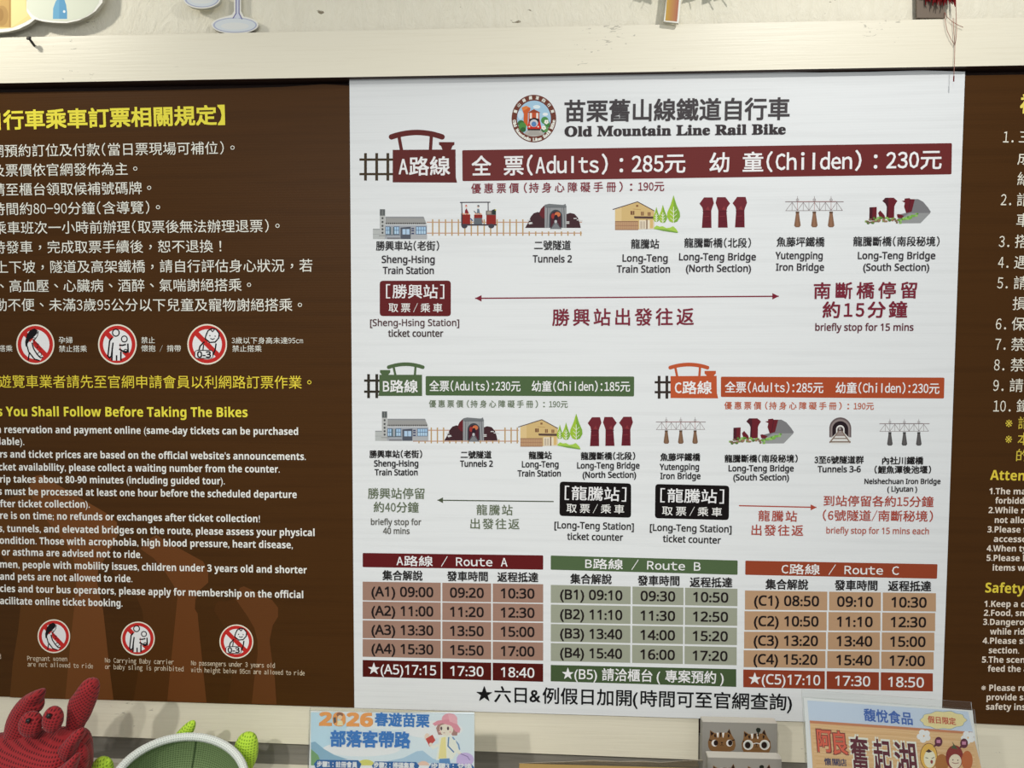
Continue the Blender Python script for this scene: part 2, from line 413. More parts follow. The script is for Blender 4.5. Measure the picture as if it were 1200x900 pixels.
ring_text('Old Mountain Line Rail Bike', 187, 353, 318, 340, 5.2, True, (238, 228, 218), 'serif')

# --- route logos
def route_logo(par, q, roof, chim, rails, railc, txt, tx, col, lw=212):
    a = Art(lw=lw); (x0, y0), (x1, y1) = q
    rx0, rx1, ry = rails
    for y in ry: a.line([(rx0 - .8, y), (rx1, y)], 2.7, railc)
    for x in railc_x[txt[0]]: a.line([(x, ry[0] - 7.6), (x, ry[1] + 7.6)], 3.2, railc)
    a.poly([(x0, y0), (x1, y0 - .4), (x1 + .3, y1 - 6), (x1 + 1.8, y1 + .3), (x0, y1)] if chim[0] > (x0 + x1) / 2 else [(x0, y0), (x1, y0), (x1, y1), (x0 - 1.3, y1), (x0 + .2, y1 - 6)], col)
    (ra, rb_, rt, rw) = roof
    pts = [(ra + (rb_ - ra) * t, rt + 4.2 * (2 * t - 1) ** 2 * (rw / 5)) for t in [i / 14 for i in range(15)]]
    a.line(pts, rw * 1.02, col); a.disc(*pts[0], rw * .52, rw * .52, col, 14); a.disc(*pts[-1], rw * .52, rw * .52, col, 14)
    a.line([(ra + rw * 1.35, rt + 3), (ra + rw * 1.9, y0 + 1)], rw * .62, col); a.line([(rb_ - rw * 2.0, rt + 2), (rb_ - rw * 2.2, y0 + 1)], rw * .62, col)
    cx, cw, ct = chim
    a.poly([(cx - cw, ct), (cx + cw, ct), (cx + cw, ct + 3), (cx + cw * .75, ct + 4.6), (cx + cw * .5, y0 + 1), (cx - cw * .5, y0 + 1), (cx - cw * .75, ct + 4.6), (cx - cw, ct + 3)], col)
    o = a.done('route_logo', par)
    T(o, (txt, tx[0], tx[1]), tx[2], tx[3], tx[4], (232, 232, 228), 'half', .016, lw=lw)
railc_x = {'A': (428.3, 441.4, 454.5), 'B': (431.9, 441.5), 'C': (772.4, 781.5)}
route_logo(wb, ((460.2, 175.6), (533.8, 213.7)), (458.8, 518, 155.2, 6.2), (523.5, 9, 166.5), (422, 461, (187, 204)), (62, 50, 34), 'A路線', (467.5, 527, 195.4, 194.6, 23.5), (92, 36, 34))
route_logo(wb, ((444.5, 439.2), (494.6, 464)), (455.5, 495.4, 426.8, 4.2), (451.3, 6, 433.6), (427.5, 445, (446, 459)), (52, 48, 40), 'B路線', (449, 489.4, 452.8, 453, 15.8), (78, 98, 66))
route_logo(wb, ((785.8, 440.8), (839.8, 466.5)), (785.5, 829, 427.2, 4.3), (832.3, 6.6, 434.6), (768, 787, (448, 459.6)), (52, 44, 40), 'C路線', (791, 834, 454.5, 454.4, 16.2), (182, 84, 50))
# --- fare bars
def bar(q, col, r=1.6, lw=212, label=None):
    a = Art(lw=lw); a.quad_r(q, r, col); return a.done('fare_bar', wb, label)
W_ = (236, 236, 232)
b = bar([(541.7, 176), (1115.6, 167.7), (1115, 204.3), (542, 212.3)], (106, 44, 43), lw=218, label='long dark red fare bar')
T(b, [('全', 553, 575.3), ('票(Adults)', 590.7, 712), ('：', 726.3, 730), ('285元', 740.7, 803), ('幼', 831.7, 854.3), ('童(Childen)', 870.7, 1009.3), ('：', 1024.3, 1028), ('230元', 1039, 1103.3)], 194.9, 187, 25, W_, 'half', .014, lw=222)
b = bar([(498.8, 440.7), (743.2, 441.2), (743, 464.6), (498.8, 463.4)], (76, 98, 64), label='green fare bar')
T(b, [('全票(Adults):230元', 503.3, 609.9), ('幼童(Childen):185元', 623.2, 738.2)], 452.4, 453, 13.5, W_, 'half', .012)
b = bar([(844.8, 441.4), (1106.8, 442.5), (1106.2, 467), (844.8, 465.2)], (172, 78, 46), lw=220, label='orange fare bar')
T(b, [('全票(Adults):285元', 849.6, 964.8), ('幼童(Childen):230元', 979.5, 1100.8)], 453.8, 455.3, 14, W_, 'half', .012, lw=220)
def dl(x0, x1, y0, y1, em, col, lw=212):
    L = x1 - x0; f = lambda t: x0 + L * t
    T(wb, [('優惠票價', f(0), f(.246), .26), ('(', f(.273), f(.288)), ('持身心障礙手冊', f(.300), f(.750), .26), (')', f(.768), f(.785)), ('：', f(.823), f(.835)), ('190元', f(.866), f(1))], y0, y1, em, col, 'half', .012, lw=lw)
dl(552.3, 778.3, 221, 218.3, 12.6, (124, 46, 56), 220)
dl(502.8, 665.3, 473.2, 473.8, 9.3, (100, 112, 90))
dl(849, 1024, 475.2, 476, 9.6, (178, 90, 62), 216)
# --- captions
cap = lambda s, x0, x1, y, em=12.2, col=K, bo=.016, yb=None: T(wb, (s, x0, x1), y, y if yb is None else yb, em, col, 'half' if any(ord(c) > 255 for c in s) else 'sans', bo, lw=216)
for s, x0, x1, y in (('勝興車站(老街)', 440.8, 514.5, 288.2), ('二號隧道', 626.2, 668.8, 287.5), ('龍騰站', 739.6, 772.3, 286), ('龍騰斷橋(北段)', 802, 880, 284.7), ('魚藤坪鐵橋', 910.4, 966.2, 283.6), ('龍騰斷橋(南段秘境)', 1000, 1101, 283)): cap(s, x0, x1, y, 12)
for s, x0, x1, y in (('Sheng-Hsing', 447.5, 509.2, 303.8), ('Train Station', 448.8, 508.2, 316.8), ('Tunnels 2', 624.5, 670, 303.2), ('Long-Teng', 729.7, 782.3, 302.3), ('Train Station', 723, 785, 315.2), ('Long-Teng Bridge', 796, 885.7, 300.8),
                     ('(North Section)', 804, 880, 314.3), ('Yutengping', 909, 964, 299.3), ('Iron Bridge', 909.6, 965.6, 312.9), ('Long-Teng Bridge', 1005.6, 1096, 299.3), ('(South Section)', 1011.8, 1088.9, 313)): cap(s, x0, x1, y, 11.4, (52, 48, 52), .022)
for s, x0, x1, y in (('勝興車站(老街)', 433.2, 494.5, 532.3), ('二號隧道', 540, 575.8, 533), ('龍騰站', 619.8, 646.4, 533.7), ('龍騰斷橋(北段)', 680.8, 744.2, 534.5), ('魚藤坪鐵橋', 774, 820.4, 535.8), ('龍騰斷橋(南段秘境)', 849.3, 934.7, 537.5),
                     ('3至6號隧道群', 954.7, 1012, 539), ('內社川鐵橋', 1034, 1081.9, 539.9), ('(鯉魚潭後池堰)', 1025, 1091, 550.5)): cap(s, x0, x1, y, 9.6, (34, 32, 32), .026)
for s, x0, x1, y, em in (('Sheng-Hsing', 438.5, 490, 543, 9.8), ('Train Station', 439.3, 489.2, 553.4, 9.8), ('Tunnels 2', 539.3, 577.4, 543.3, 9.8), ('Long-Teng', 611.8, 654.4, 544, 9.8), ('Train Station', 606.7, 657, 554.7, 9.8), ('Long-Teng Bridge', 676.5, 749.3, 545.4, 9.8),
                         ('(North Section)', 682.9, 745.3, 556.3, 9.8), ('Yutengping', 773.3, 819, 547, 9.8), ('Iron Bridge', 774, 820.7, 557.7, 9.8), ('Long-Teng Bridge', 854, 930, 548.7, 9.8), ('(South Section)', 859.5, 924.5, 559.3, 9.8), ('Tunnels 3-6', 958.4, 1008.5, 549.7, 9.8),
                         ('Neishechuan Iron Bridge', 1013.3, 1102, 564, 8.2), ('( Liyutan )', 1040, 1074.7, 573, 8.2)): cap(s, x0, x1, y, em, (40, 38, 40), .026)
MR = (118, 40, 54)
T(wb, ('南斷橋停留', 954, 1074.4, .18), 341, 340.3, 20.5, MR, bold=.018, lw=222); T(wb, ('約15分鐘', 964.4, 1062.9, .12), 363.4, 363, 20.5, MR, 'half', .02, lw=222)
T(wb, ('briefly stop for 15 mins', 955.6, 1070.4), 383.3, 383.3, 11.4, (96, 48, 58), bold=.02, lw=220)
def station_tag(q, col, t1, t2, em, e2, lw=212):
    a = Art(lw=lw); a.quad_r(q, 4, col); o = a.done('station_label', wb)
    T(o, t1[:3], t1[3], t1[4], em, (235, 232, 228), 'half', .010, lw=lw); T(o, (*t2[:3], .22), t2[3], t2[4], e2, (225, 220, 214), 'half', .008, lw=lw)
station_tag([(445, 329), (528.3, 328.8), (528.3, 370.6), (445, 370.4)], (96, 30, 32), ('[勝興站]', 452.5, 520.5, 341.6, 342), ('取票/乘車', 455.5, 518.3, 360.6, 361), 17.5, 11.5)
station_tag([(656, 564.3), (739.6, 566.5), (739.5, 606.7), (655.6, 604.6)], (22, 18, 18), ('[龍騰站]', 662, 733.8, 577.7, 579.8), ('取票/乘車', 664, 731.4, 595.5, 597), 17.5, 11.5)
station_tag([(768, 567.2), (854.6, 569.2), (854.1, 609.5), (767.5, 607.3)], (22, 18, 18), ('[龍騰站]', 774, 848.4, 580.6, 582.2), ('取票/乘車', 776, 846, 598.6, 600.2), 17.5, 11.5)
T(wb, ('[Sheng-Hsing Station]', 433.8, 538), 378, 378, 11, (78, 52, 54), bold=.014); T(wb, ('ticket counter', 455, 519.3), 390.5, 390.5, 11, (62, 48, 48), bold=.02)
T(wb, ('[Long-Teng Station]', 649.9, 742.6), 615, 617, 11, (40, 38, 38), bold=.02); T(wb, ('ticket counter', 664.8, 730), 628.4, 629.6, 11, (40, 38, 38), bold=.02)
T(wb, ('[Long-Teng Station]', 761.8, 857.2), 617.8, 620, 11, (40, 38, 38), bold=.02); T(wb, ('ticket counter', 777, 844.7), 631, 633, 11, (40, 38, 38), bold=.02)
def arrow(x0, y0, x1, y1, heads, col, wd=1.3, h=7.5, hh=3.8):
    a = Art(); a.line([(x0, y0), (x1, y1)], wd, col)
    if 'l' in heads: a.poly([(x0, y0), (x0 + h, y0 - hh), (x0 + h, y0 + hh)], col)
    if 'r' in heads: a.poly([(x1, y1), (x1 - h, y1 - hh), (x1 - h, y1 + hh)], col)
    a.done('arrow', wb)
arrow(556.8, 349.6, 912.6, 347.2, 'lr', (118, 34, 50), 1.5)
arrow(512.6, 586.2, 648.8, 587.8, 'l', (76, 84, 66), 1.3, 6.5, 3.4)
arrow(866, 592.6, 956.8, 594.6, 'r', (165, 72, 56), 1.4, 6.8, 3.5)
T(wb, ('勝興站出發往返', 647.5, 812.9, .15), 372.2, 371.4, 21.5, MR, bold=.014, lw=218)
G1 = (92, 102, 80)
T(wb, ('勝興站停留', 431.3, 497.4), 578.4, 578.6, 13.8, G1, bold=.01); T(wb, ('約40分鐘', 438, 490.5), 594.3, 594.8, 13.4, G1, 'half', .012)
T(wb, ('briefly stop for', 434.8, 493.4), 611.5, 611.7, 9.8, (92, 92, 86), bold=.02); T(wb, ('40 mins', 449, 479.8), 622, 622.2, 9.8, (92, 92, 86), bold=.02)
T(wb, ('龍騰站', 558.5, 600.6, .1), 597.5, 598, 13.2, G1, bold=.01); T(wb, ('出發往返', 551.3, 608.6, .1), 613.8, 614.4, 13.4, G1, bold=.01)
RC = (158, 70, 58)
T(wb, ('龍騰站', 888.8, 934, .1), 604.5, 605.3, 13.6, RC, bold=.012); T(wb, ('出發往返', 880.8, 941.3, .1), 621.2, 622, 13.8, RC, bold=.012)
T(wb, ('到站停留各約15分鐘', 965.3, 1093.9), 587, 588.2, 13.4, RC, 'half', .012); T(wb, ('(6號隧道/南斷秘境)', 964.3, 1093.3), 604, 605.2, 13.6, RC, 'half', .012)
T(wb, ('briefly stop for 15 mins each', 968.5, 1088.5), 621.4, 622.4, 10, (165, 92, 80), bold=.016)

# --- illustrations (drawn once in the top row's pixels, repeated smaller in the rows below)
def aff(x0, y0, s, X0, Y0, dy=0.0): return lambda x, y: (X0 + (x - x0) * s, Y0 + (y - y0) * s + dy * (x - x0))
def station(f, name='illustration'):
    a = Art(tf=(435, 230, 8.889), aff=f)
    g1, g2, g3, dk = (168, 168, 168), (140, 142, 144), (120, 120, 124), (72, 74, 80)
    a.rect(18, 338, 95, 445, (176, 180, 178)); a.line([(18, 345), (95, 345)], 8, g2); a.line([(18, 395), (90, 395)], 3, g2)
    a.rect(90, 300, 580, 445, (158, 162, 168)); a.poly([(148, 218), (540, 214), (556, 240), (578, 290), (148, 292)], (150, 150, 148)); a.poly([(148, 212), (545, 212), (556, 232), (148, 226)], g2)
    for i in range(28): a.rect(150 + i * 15, 274, 158 + i * 15, 292, (60, 58, 58))
    a.rect(90, 135, 144, 445, (176, 178, 176)); a.rect(90, 135, 144, 202, (92, 96, 96)); a.line([(117, 145), (117, 195)], 5, (140, 142, 140))
    for y in (228, 268, 308, 344, 380): a.disc(118, y, 11, 12, (78, 80, 80), 8)
    for x0, x1 in ((152, 192), (240, 290), (468, 570)):
        a.rect(x0 - 3, 315, x1 + 3, 396, (78, 100, 130)); nn = max(1, round((x1 - x0) / 26)); ww = (x1 - x0) / nn
        for i in range(nn):
            a.rect(x0 + i * ww + 2, 320, x0 + (i + 1) * ww - 3, 352, (158, 190, 216)); a.rect(x0 + i * ww + 2, 358, x0 + (i + 1) * ww - 3, 392, (172, 200, 220))
    a.rect(192, 318, 206, 404, (84, 104, 112)); a.rect(228, 320, 240, 404, (84, 104, 112)); a.line([(150, 402), (300, 402)], 6, (84, 96, 104))
    a.rect(306, 328, 412, 445, (84, 88, 98)); a.rect(326, 342, 360, 398, (168, 194, 218)); a.rect(366, 342, 400, 398, (168, 194, 218)); a.line([(306, 330), (412, 322)], 8, (60, 68, 84))
    for y in (330, 352, 382): a.rect(420, y, 446, y + 12, (48, 56, 92))
    a.rect(412, 402, 580, 445, (168, 170, 172)); a.rect(165, 430, 300, 445, g3); a.rect(82, 405, 165, 415, (150, 152, 150))
    a.done(name, wb)
def tunnel(f):
    a = Art(tf=(530, 230, 7.5), aff=f); br = (64, 40, 44)
    a.poly([(640, 278), (665, 235), (690, 180), (715, 150), (750, 138), (765, 142), (780, 110), (805, 84), (830, 75), (850, 80), (850, 278)], br)
    a.poly([(765, 160), (780, 112), (805, 88), (825, 92), (825, 200), (790, 190)], (98, 36, 42)); a.poly([(1000, 278), (1000, 158), (1035, 146), (1075, 155), (1105, 190), (1120, 235), (1130, 278)], br)
    a.rect(812, 84, 1004, 278, (142, 144, 146)); a.poly([(812, 75), (850, 66), (975, 76), (996, 66), (1002, 98), (815, 98)], (112, 116, 118)); a.line([(820, 98), (1000, 98)], 4, (72, 74, 80))
    a.line([(838, 100), (832, 278)], 5, (84, 86, 90)); a.line([(980, 100), (990, 278)], 5, (84, 86, 90)); a.line([(858, 100), (852, 276)], 4, (112, 114, 118)); a.line([(962, 100), (968, 276)], 4, (112, 114, 118))
    a.disc(910, 180, 56, 62, (62, 66, 72), 26); a.rect(854, 180, 966, 276, (62, 66, 72)); a.disc(910, 184, 46, 50, (72, 34, 44), 24); a.rect(864, 184, 956, 276, (72, 34, 44))
    a.disc(925, 160, 26, 22, (196, 110, 70), 14); a.disc(885, 175, 15, 24, (150, 52, 48), 12); a.disc(912, 190, 18, 28, (40, 30, 40), 14)
    a.poly([(896, 232), (924, 232), (960, 288), (860, 288)], (118, 120, 124)); a.line([(900, 236), (862, 288)], 5, (58, 58, 62)); a.line([(920, 236), (958, 288)], 5, (58, 58, 62)); a.disc(909, 222, 12, 14, (180, 182, 184), 12)
    for x, y in ((690, 232), (672, 210), (1015, 225), (1015, 238), (1080, 195), (1108, 208), (1132, 214)): a.rect(x - 14, y - 4, x + 14, y + 4, (206, 206, 204)); 
    a.poly([(668, 232), (712, 240), (676, 248)], (206, 206, 204))
    a.done('illustration', wb)
def tracks(x0, x1, pitch, ry, sy, xs=None, skip=()):
    a = Art(layer=1); c1, c2 = (184, 142, 122), (180, 148, 104)
    a.line([(x0, ry[0]), (x1, ry[0])], 1.1, c1); a.line([((xs or x0), ry[1]), (x1, ry[1])], 1.1, c1)
    x = x0 + 7
    while x < x1:
        if not (xs and xs > x): a.line([(x, sy[0] if not any(p <= x <= q for p, q in skip) else ry[1] - 2), (x, sy[1])], 1.5, c2)
        x += pitch
    a.done('illustration', wb)
def rail_bike():
    a = Art(tf=(530, 230, 7.5)); dk, rd, gy = (64, 60, 68), (134, 38, 32), (96, 104, 110)
    a.line([(68, 54), (334, 52)], 9, dk); a.line([(82, 55), (86, 160)], 8, dk); a.line([(315, 55), (316, 130)], 8, dk)
    a.rect(78, 150, 100, 255, dk); a.rect(90, 160, 158, 246, rd); a.rect(78, 244, 390, 258, dk); a.rect(190, 190, 262, 246, gy); a.rect(192, 162, 265, 192, rd); a.rect(296, 126, 384, 165, (110, 100, 98)); a.rect(300, 165, 384, 246, rd); a.rect(306, 132, 340, 158, (156, 148, 136))
    a.disc(107, 262, 26, 20, dk, 20); a.disc(343, 262, 26, 20, dk, 20)
    a.poly([(350, 160), (348, 122), (372, 112), (384, 124), (382, 162)], (40, 52, 48)); a.disc(380, 120, 7, 6, (190, 180, 60), 8)
    a.poly([(110, 160), (112, 125), (125, 105), (138, 130), (150, 160)], (130, 30, 40)); a.disc(122, 88, 9, 11, (214, 176, 156), 12); a.poly([(112, 84), (122, 72), (134, 86)], (190, 60, 60))
    a.poly([(215, 160), (220, 110), (236, 112), (246, 160)], (104, 118, 130)); a.disc(228, 92, 8, 10, (205, 175, 160), 10); a.poly([(216, 84), (228, 76), (240, 82), (236, 92)], (50, 52, 60)); a.line([(190, 130), (212, 150)], 8, (90, 90, 100))
    for x in (96, 118, 140, 206, 228, 250): a.disc(x, 155, 9, 7, (215, 160, 130), 8)
    a.line([(160, 195), (180, 215)], 9, (60, 84, 140)); a.line([(262, 200), (268, 235)], 7, (170, 110, 90))
    a.done('illustration', wb)
def house(f):
    a = Art(tf=(710, 220, 7.059), aff=f, lw=218); wall, dk = (206, 178, 122), (86, 66, 62)
    a.poly([(76, 350), (76, 180), (262, 118), (400, 195), (400, 340)], wall); a.poly([(76, 350), (76, 180), (130, 162), (130, 350)], (216, 190, 138))
    a.line([(57, 180), (262, 116), (402, 192)], 7, dk); a.rect(204, 192, 236, 224, (120, 84, 60)); a.rect(290, 198, 314, 230, (130, 92, 66)); a.rect(346, 202, 370, 232, (130, 92, 66))
    for x0, y0 in ((222, 192), (302, 198), (358, 202)): a.line([(x0, y0), (x0, y0 + 30)], 3, (206, 178, 122))
    a.rect(250, 142, 268, 158, (130, 92, 60)); a.line([(225, 176), (290, 182)], 4, (176, 140, 90)); a.poly([(232, 236), (412, 238), (440, 258), (236, 254)], dk)
    a.rect(76, 276, 268, 350, (188, 152, 116)); a.line([(76, 280), (268, 280)], 5, (120, 84, 68)); a.line([(76, 314), (268, 314)], 4, (150, 110, 88)); a.line([(76, 346), (268, 346)], 5, (150, 110, 88))
    for i in range(17): a.line([(80 + i * 11.6, 280), (80 + i * 11.6, 348)], 2.4, (160, 118, 94))
    a.rect(276, 268, 398, 342, (226, 214, 190)); a.rect(284, 278, 302, 338, (192, 178, 158)); a.rect(308, 278, 324, 338, (192, 178, 158)); a.rect(334, 262, 344, 342, (120, 92, 72)); a.rect(364, 266, 392, 336, (212, 180, 120))
    for cx, top_, bot, wd in ((418, 158, 284, 26), (472, 140, 292, 34), (560, 62, 290, 54)):
        h = bot - top_
        L = [(cx, top_), (cx + wd * .45, top_ + h * .35), (cx + wd * .95, top_ + h * .62), (cx + wd, top_ + h * .78), (cx + wd * .6, top_ + h * .95), (cx, bot)]
        a.poly(L + [(2 * cx - x, y) for x, y in L[-2:0:-1]], (156, 190, 60)); a.poly([(cx, top_), *L[1:]], (126, 168, 62))
        a.line([(cx, bot), (cx, top_ + h * .42)], 5, (236, 240, 224))
        for k in (.55, .7, .85): a.line([(cx, top_ + h * (k + .08)), (cx - wd * .5, top_ + h * (k - .03))], 3.4, (232, 238, 218)); a.line([(cx, top_ + h * (k + .08)), (cx + wd * .5, top_ + h * (k - .03))], 3.4, (232, 238, 218))
    a.poly([(398, 330), (420, 312), (445, 322), (470, 318), (500, 334), (530, 330), (556, 318), (580, 340), (598, 368), (500, 356), (400, 342)], (164, 200, 82))
    a.poly([(400, 340), (500, 344), (598, 368), (590, 374), (480, 358)], (120, 160, 70))
    a.done('illustration', wb)
def pillars(f):
    a = Art(tf=(710, 220, 7.059), aff=f, lw=220)
    for cx, top_, fl in ((834, 80, 1), (968, 78, -1), (1108, 76, 1)):
        P = [(-22, 0), (48, 0), (60, 48), (44, 90), (38, 112), (40, 252), (-40, 252), (-30, 112), (-36, 84), (-60, 52)]
        a.poly([(cx + fl * x, top_ + y) for x, y in P], (110, 42, 50)); a.poly([(cx - 30, top_ + 118), (cx + 30, top_ + 118), (cx + 34, top_ + 250), (cx - 34, top_ + 250)], (100, 34, 44))
        a.line([(cx - 34, top_ + 115), (cx + 36, top_ + 115)], 5, (78, 26, 34)); a.poly([(cx - 10, top_ + 100), (cx + 12, top_ + 72), (cx + 26, top_ + 108)], (134, 56, 60)); a.line([(cx - 28, top_ + 160), (cx + 20, top_ + 156)], 4, (134, 56, 60)); a.line([(cx - 10, top_ + 205), (cx + 30, top_ + 200)], 4, (82, 26, 36))
    a.done('illustration', wb)
def bridge(f, pier, lw=220):
    a = Art(tf=(910, 220, 6.316), aff=f, lw=lw); st, rd = (138, 126, 126), (168, 108, 104) if pier[0] > 100 else (120, 116, 118)
    a.line([(65, 104), (496, 104)], 6, st); a.line([(150, 102), (440, 101)], 3, rd); a.line([(66, 170), (490, 168)], 3.5, st)
    xs = [70, 115, 155, 198, 240, 280, 320, 362, 404, 446, 488]
    for i in range(10):
        t, b_ = ((xs[i], 168), (xs[i + 1], 108)) if i % 2 == 0 else ((xs[i], 108), (xs[i + 1], 168))
        a.line([t, b_], 3.2, st)
    for x in xs[1:-1]: a.line([(x, 106), (x, 168)], 2.6, rd if x in (155, 280, 404) else st)
    for x in (155, 280, 404):
        a.line([(x, 62), (x, 104)], 2.6, st); a.ring(x, 90, 11, 10, 3, st, 10)
        a.poly([(x - 12, 176), (x + 12, 176), (x + 12, 196), (x + 24, 280), (x + 14, 292), (x - 14, 292), (x - 24, 280), (x - 12, 196)], pier); a.rect(x - 13, 176, x + 13, 188, tuple(int(c * .72) for c in pier))
        a.poly([(x - 6, 196), (x + 4, 196), (x + 8, 284), (x - 10, 284)], tuple(min(255, int(c * 1.12)) for c in pier))
    a.done('illustration', wb)
def ruins(f, lw=220):
    a = Art(tf=(910, 220, 6.316), aff=f, lw=lw); m1, m2, gy = (104, 36, 44), (74, 34, 42), (122, 122, 124)
    a.poly([(1022, 84), (1048, 84), (1085, 104), (1120, 145), (1142, 178), (1066, 262), (905, 264), (900, 200), (985, 180)], gy); a.poly([(985, 188), (1140, 186), (1066, 262), (905, 264), (940, 215)], (148, 150, 150))
    a.poly([(688, 145), (742, 142), (740, 240), (686, 244)], m1); a.poly([(688, 145), (712, 144), (708, 240), (686, 244)], m2)
    a.poly([(752, 186), (768, 168), (800, 205), (806, 232), (764, 226), (756, 200)], m1)
    a.poly([(784, 98), (805, 74), (868, 74), (895, 98), (880, 120), (872, 140), (870, 225), (812, 225), (816, 140), (806, 118)], m1); a.poly([(784, 98), (805, 74), (828, 74), (826, 225), (812, 225), (816, 140), (806, 118)], m2)
    a.poly([(926, 98), (948, 94), (948, 80), (985, 76), (990, 84), (1024, 84), (1000, 178), (960, 188), (944, 140), (950, 110)], m1); a.line([(990, 88), (975, 180)], 4, m2); a.poly([(890, 198), (905, 194), (945, 208), (925, 226), (896, 222)], m1)
    rr = random.Random(3)
    for i in range(34):
        x = 665 + i * 7.6; a.disc(x + rr.uniform(-4, 4), 250 + rr.uniform(-16, 12) - (12 if 720 < x < 880 else 0), rr.uniform(8, 15), rr.uniform(6, 11), rr.choice([(110, 160, 70), (134, 178, 88), (150, 120, 92), (86, 120, 60), (126, 104, 86), (144, 186, 100)]), 9)
    for i in range(22):
        t = i / 21; a.disc(925 + 120 * t + rr.uniform(-5, 5), 240 - 42 * t + rr.uniform(-8, 8), rr.uniform(7, 13), rr.uniform(5, 10), rr.choice([(120, 172, 76), (146, 192, 100), (100, 148, 66)]), 9)
    a.done('illustration', wb)
def round_tunnel():
    a = Art(tf=(960, 480, 8.571), lw=216)
    def arch(cx, cy, rr, yb, c): a.poly([(cx - rr, yb)] + [(cx + rr * math.cos(R(t)), cy - rr * math.sin(R(t))) for t in range(180, -1, -10)] + [(cx + rr, yb)], c)
    arch(212, 188, 110, 278, (104, 92, 92)); arch(212, 192, 96, 278, (140, 128, 126)); arch(212, 196, 80, 270, (40, 30, 34))
    arch(212, 198, 42, 238, (222, 220, 216)); arch(212, 202, 30, 232, (62, 50, 52))
    a.poly([(188, 218), (236, 218), (318, 300), (300, 345), (125, 345), (106, 300)], (214, 214, 210)); a.poly([(196, 214), (230, 214), (262, 268), (164, 268)], (160, 150, 148))
    br = (128, 110, 98)
    a.line([(200, 212), (104, 334)], 12, br); a.line([(224, 212), (312, 334)], 12, br)
    for y, hw in ((236, 34), (256, 48), (290, 76), (324, 106)): a.line([(210 - hw, y), (210 + hw, y)], 6 + (y - 236) / 12, br)
    a.disc(208, 192, 14, 16, (150, 140, 138), 12)
    a.done('illustration', wb)
I = lambda x, y: (x, y)
tracks(500, 682, 7.55, (260.4, 273.2), (257, 276.3), skip=((616, 681),)); station(I); rail_bike(); tunnel(I); house(I); pillars(I); bridge(I, (132, 98, 76)); ruins(I)
tracks(484, 608, 7.2, (504.2, 517), (501, 519.5), skip=((480, 502), (520, 585))); station(aff(437.2, 245.2, .985, 439.8, 482.2)); tunnel(aff(615.3, 239, .957, 520.6, 489.4)); house(aff(718.5, 236, .955, 607.6, 491.4)); pillars(aff(819.5, 231, .95, 688.5, 488.6))
bridge(aff(920.3, 230, .855, 768.7, 489)  , (120, 92, 72), 216); ruins(aff(1014, 231.5, .985, 854.7, 490), 216); round_tunnel(); bridge(aff(920.3, 230, .86, 1030.6, 491), (84, 82, 82), 216)

# --- timetables
def lerp(a, b, t): return a + (b - a) * t
def table(hq, hc, title, heads, hem, cols, colsb, rl, rr, cellc, lastc, rows, tx, last, lw, em=15.6):
    a = Art(lw=lw); a.quad_r(hq, 1.2, hc); o = a.done('table_header', wb)
    T(o, title[:3], title[3], title[4], 13, (228, 224, 218), 'half', .012, lw=lw)
    for s, x0, x1, y in heads: T(wb, (s, x0, x1), y, y + .5, hem, (34, 32, 32), bold=.022, lw=lw)
    L, Rr = cols[0][0], cols[-1][1]
    for r in range(5):
        cc = last['cols'] if r == 4 and 'cols' in last else [(lerp(cols[i][0], colsb[i][0], r / 4), lerp(cols[i][1], colsb[i][1], r / 4)) for i in range(len(cols))]
        for i, (x0, x1) in enumerate(cc):
            yy = lambda x, j: lerp(rl[r][j], rr[r][j], (x - L) / (Rr - L))
            a = Art(lw=lw); a.poly([(x0, yy(x0, 0)), (x1, yy(x1, 0)), (x1, yy(x1, 1)), (x0, yy(x0, 1))], lastc if r == 4 else cellc)
            o = a.done('table_cell', wb)
            if r == 4: s, a0, a1 = last['t'][i]
            else:
                s = rows[r][i]; k = r / 4; a0, a1 = lerp(tx[i][0], tx[i][2], k), lerp(tx[i][1], tx[i][3], k)
            ym = lambda x: (yy(x, 0) + yy(x, 1)) / 2 + .2
            T(o, (s, a0, a1), ym(a0), ym(a1), em, (232, 228, 224) if r == 4 else (32, 26, 26), 'sans', .012 if r == 4 else .02, lw=lw)
table([(425, 648), (636.6, 650.8), (636.5, 667.6), (425, 664.6)], (92, 26, 28), ('A路線 / Route A', 464.9, 594.5, 657.4, 659), [('集合解說', 448.4, 494.9, 674.3), ('發車時間', 524, 571.4, 675.3), ('返程抵達', 583, 630.5, 676.3)], 12.3,
      [(425, 516.5), (518.3, 575.6), (577.4, 636.5)], [(425, 516.5), (518.3, 575.6), (577.4, 636.5)],
      [(681.6, 703.5), (704.8, 725.4), (727, 747.8), (749, 769.6), (773.4, 793)], [(684.6, 706.5), (707.8, 728.4), (730, 751), (753, 774), (777.9, 799)], (150, 119, 104), (78, 24, 20),
      [('(A1) 09:00', '09:20', '10:30'), ('(A2) 11:00', '11:20', '12:30'), ('(A3) 13:30', '13:50', '15:00'), ('(A4) 15:30', '15:50', '17:00')],
      [(435.5, 507.4, 435.5, 507.4), (527.6, 566.6, 527.8, 566.4), (587.2, 626, 587.2, 626)], {'t': [('★(A5)17:15', 431.6, 511), ('17:30', 527.8, 566.4), ('18:40', 587.2, 626)]}, 206)
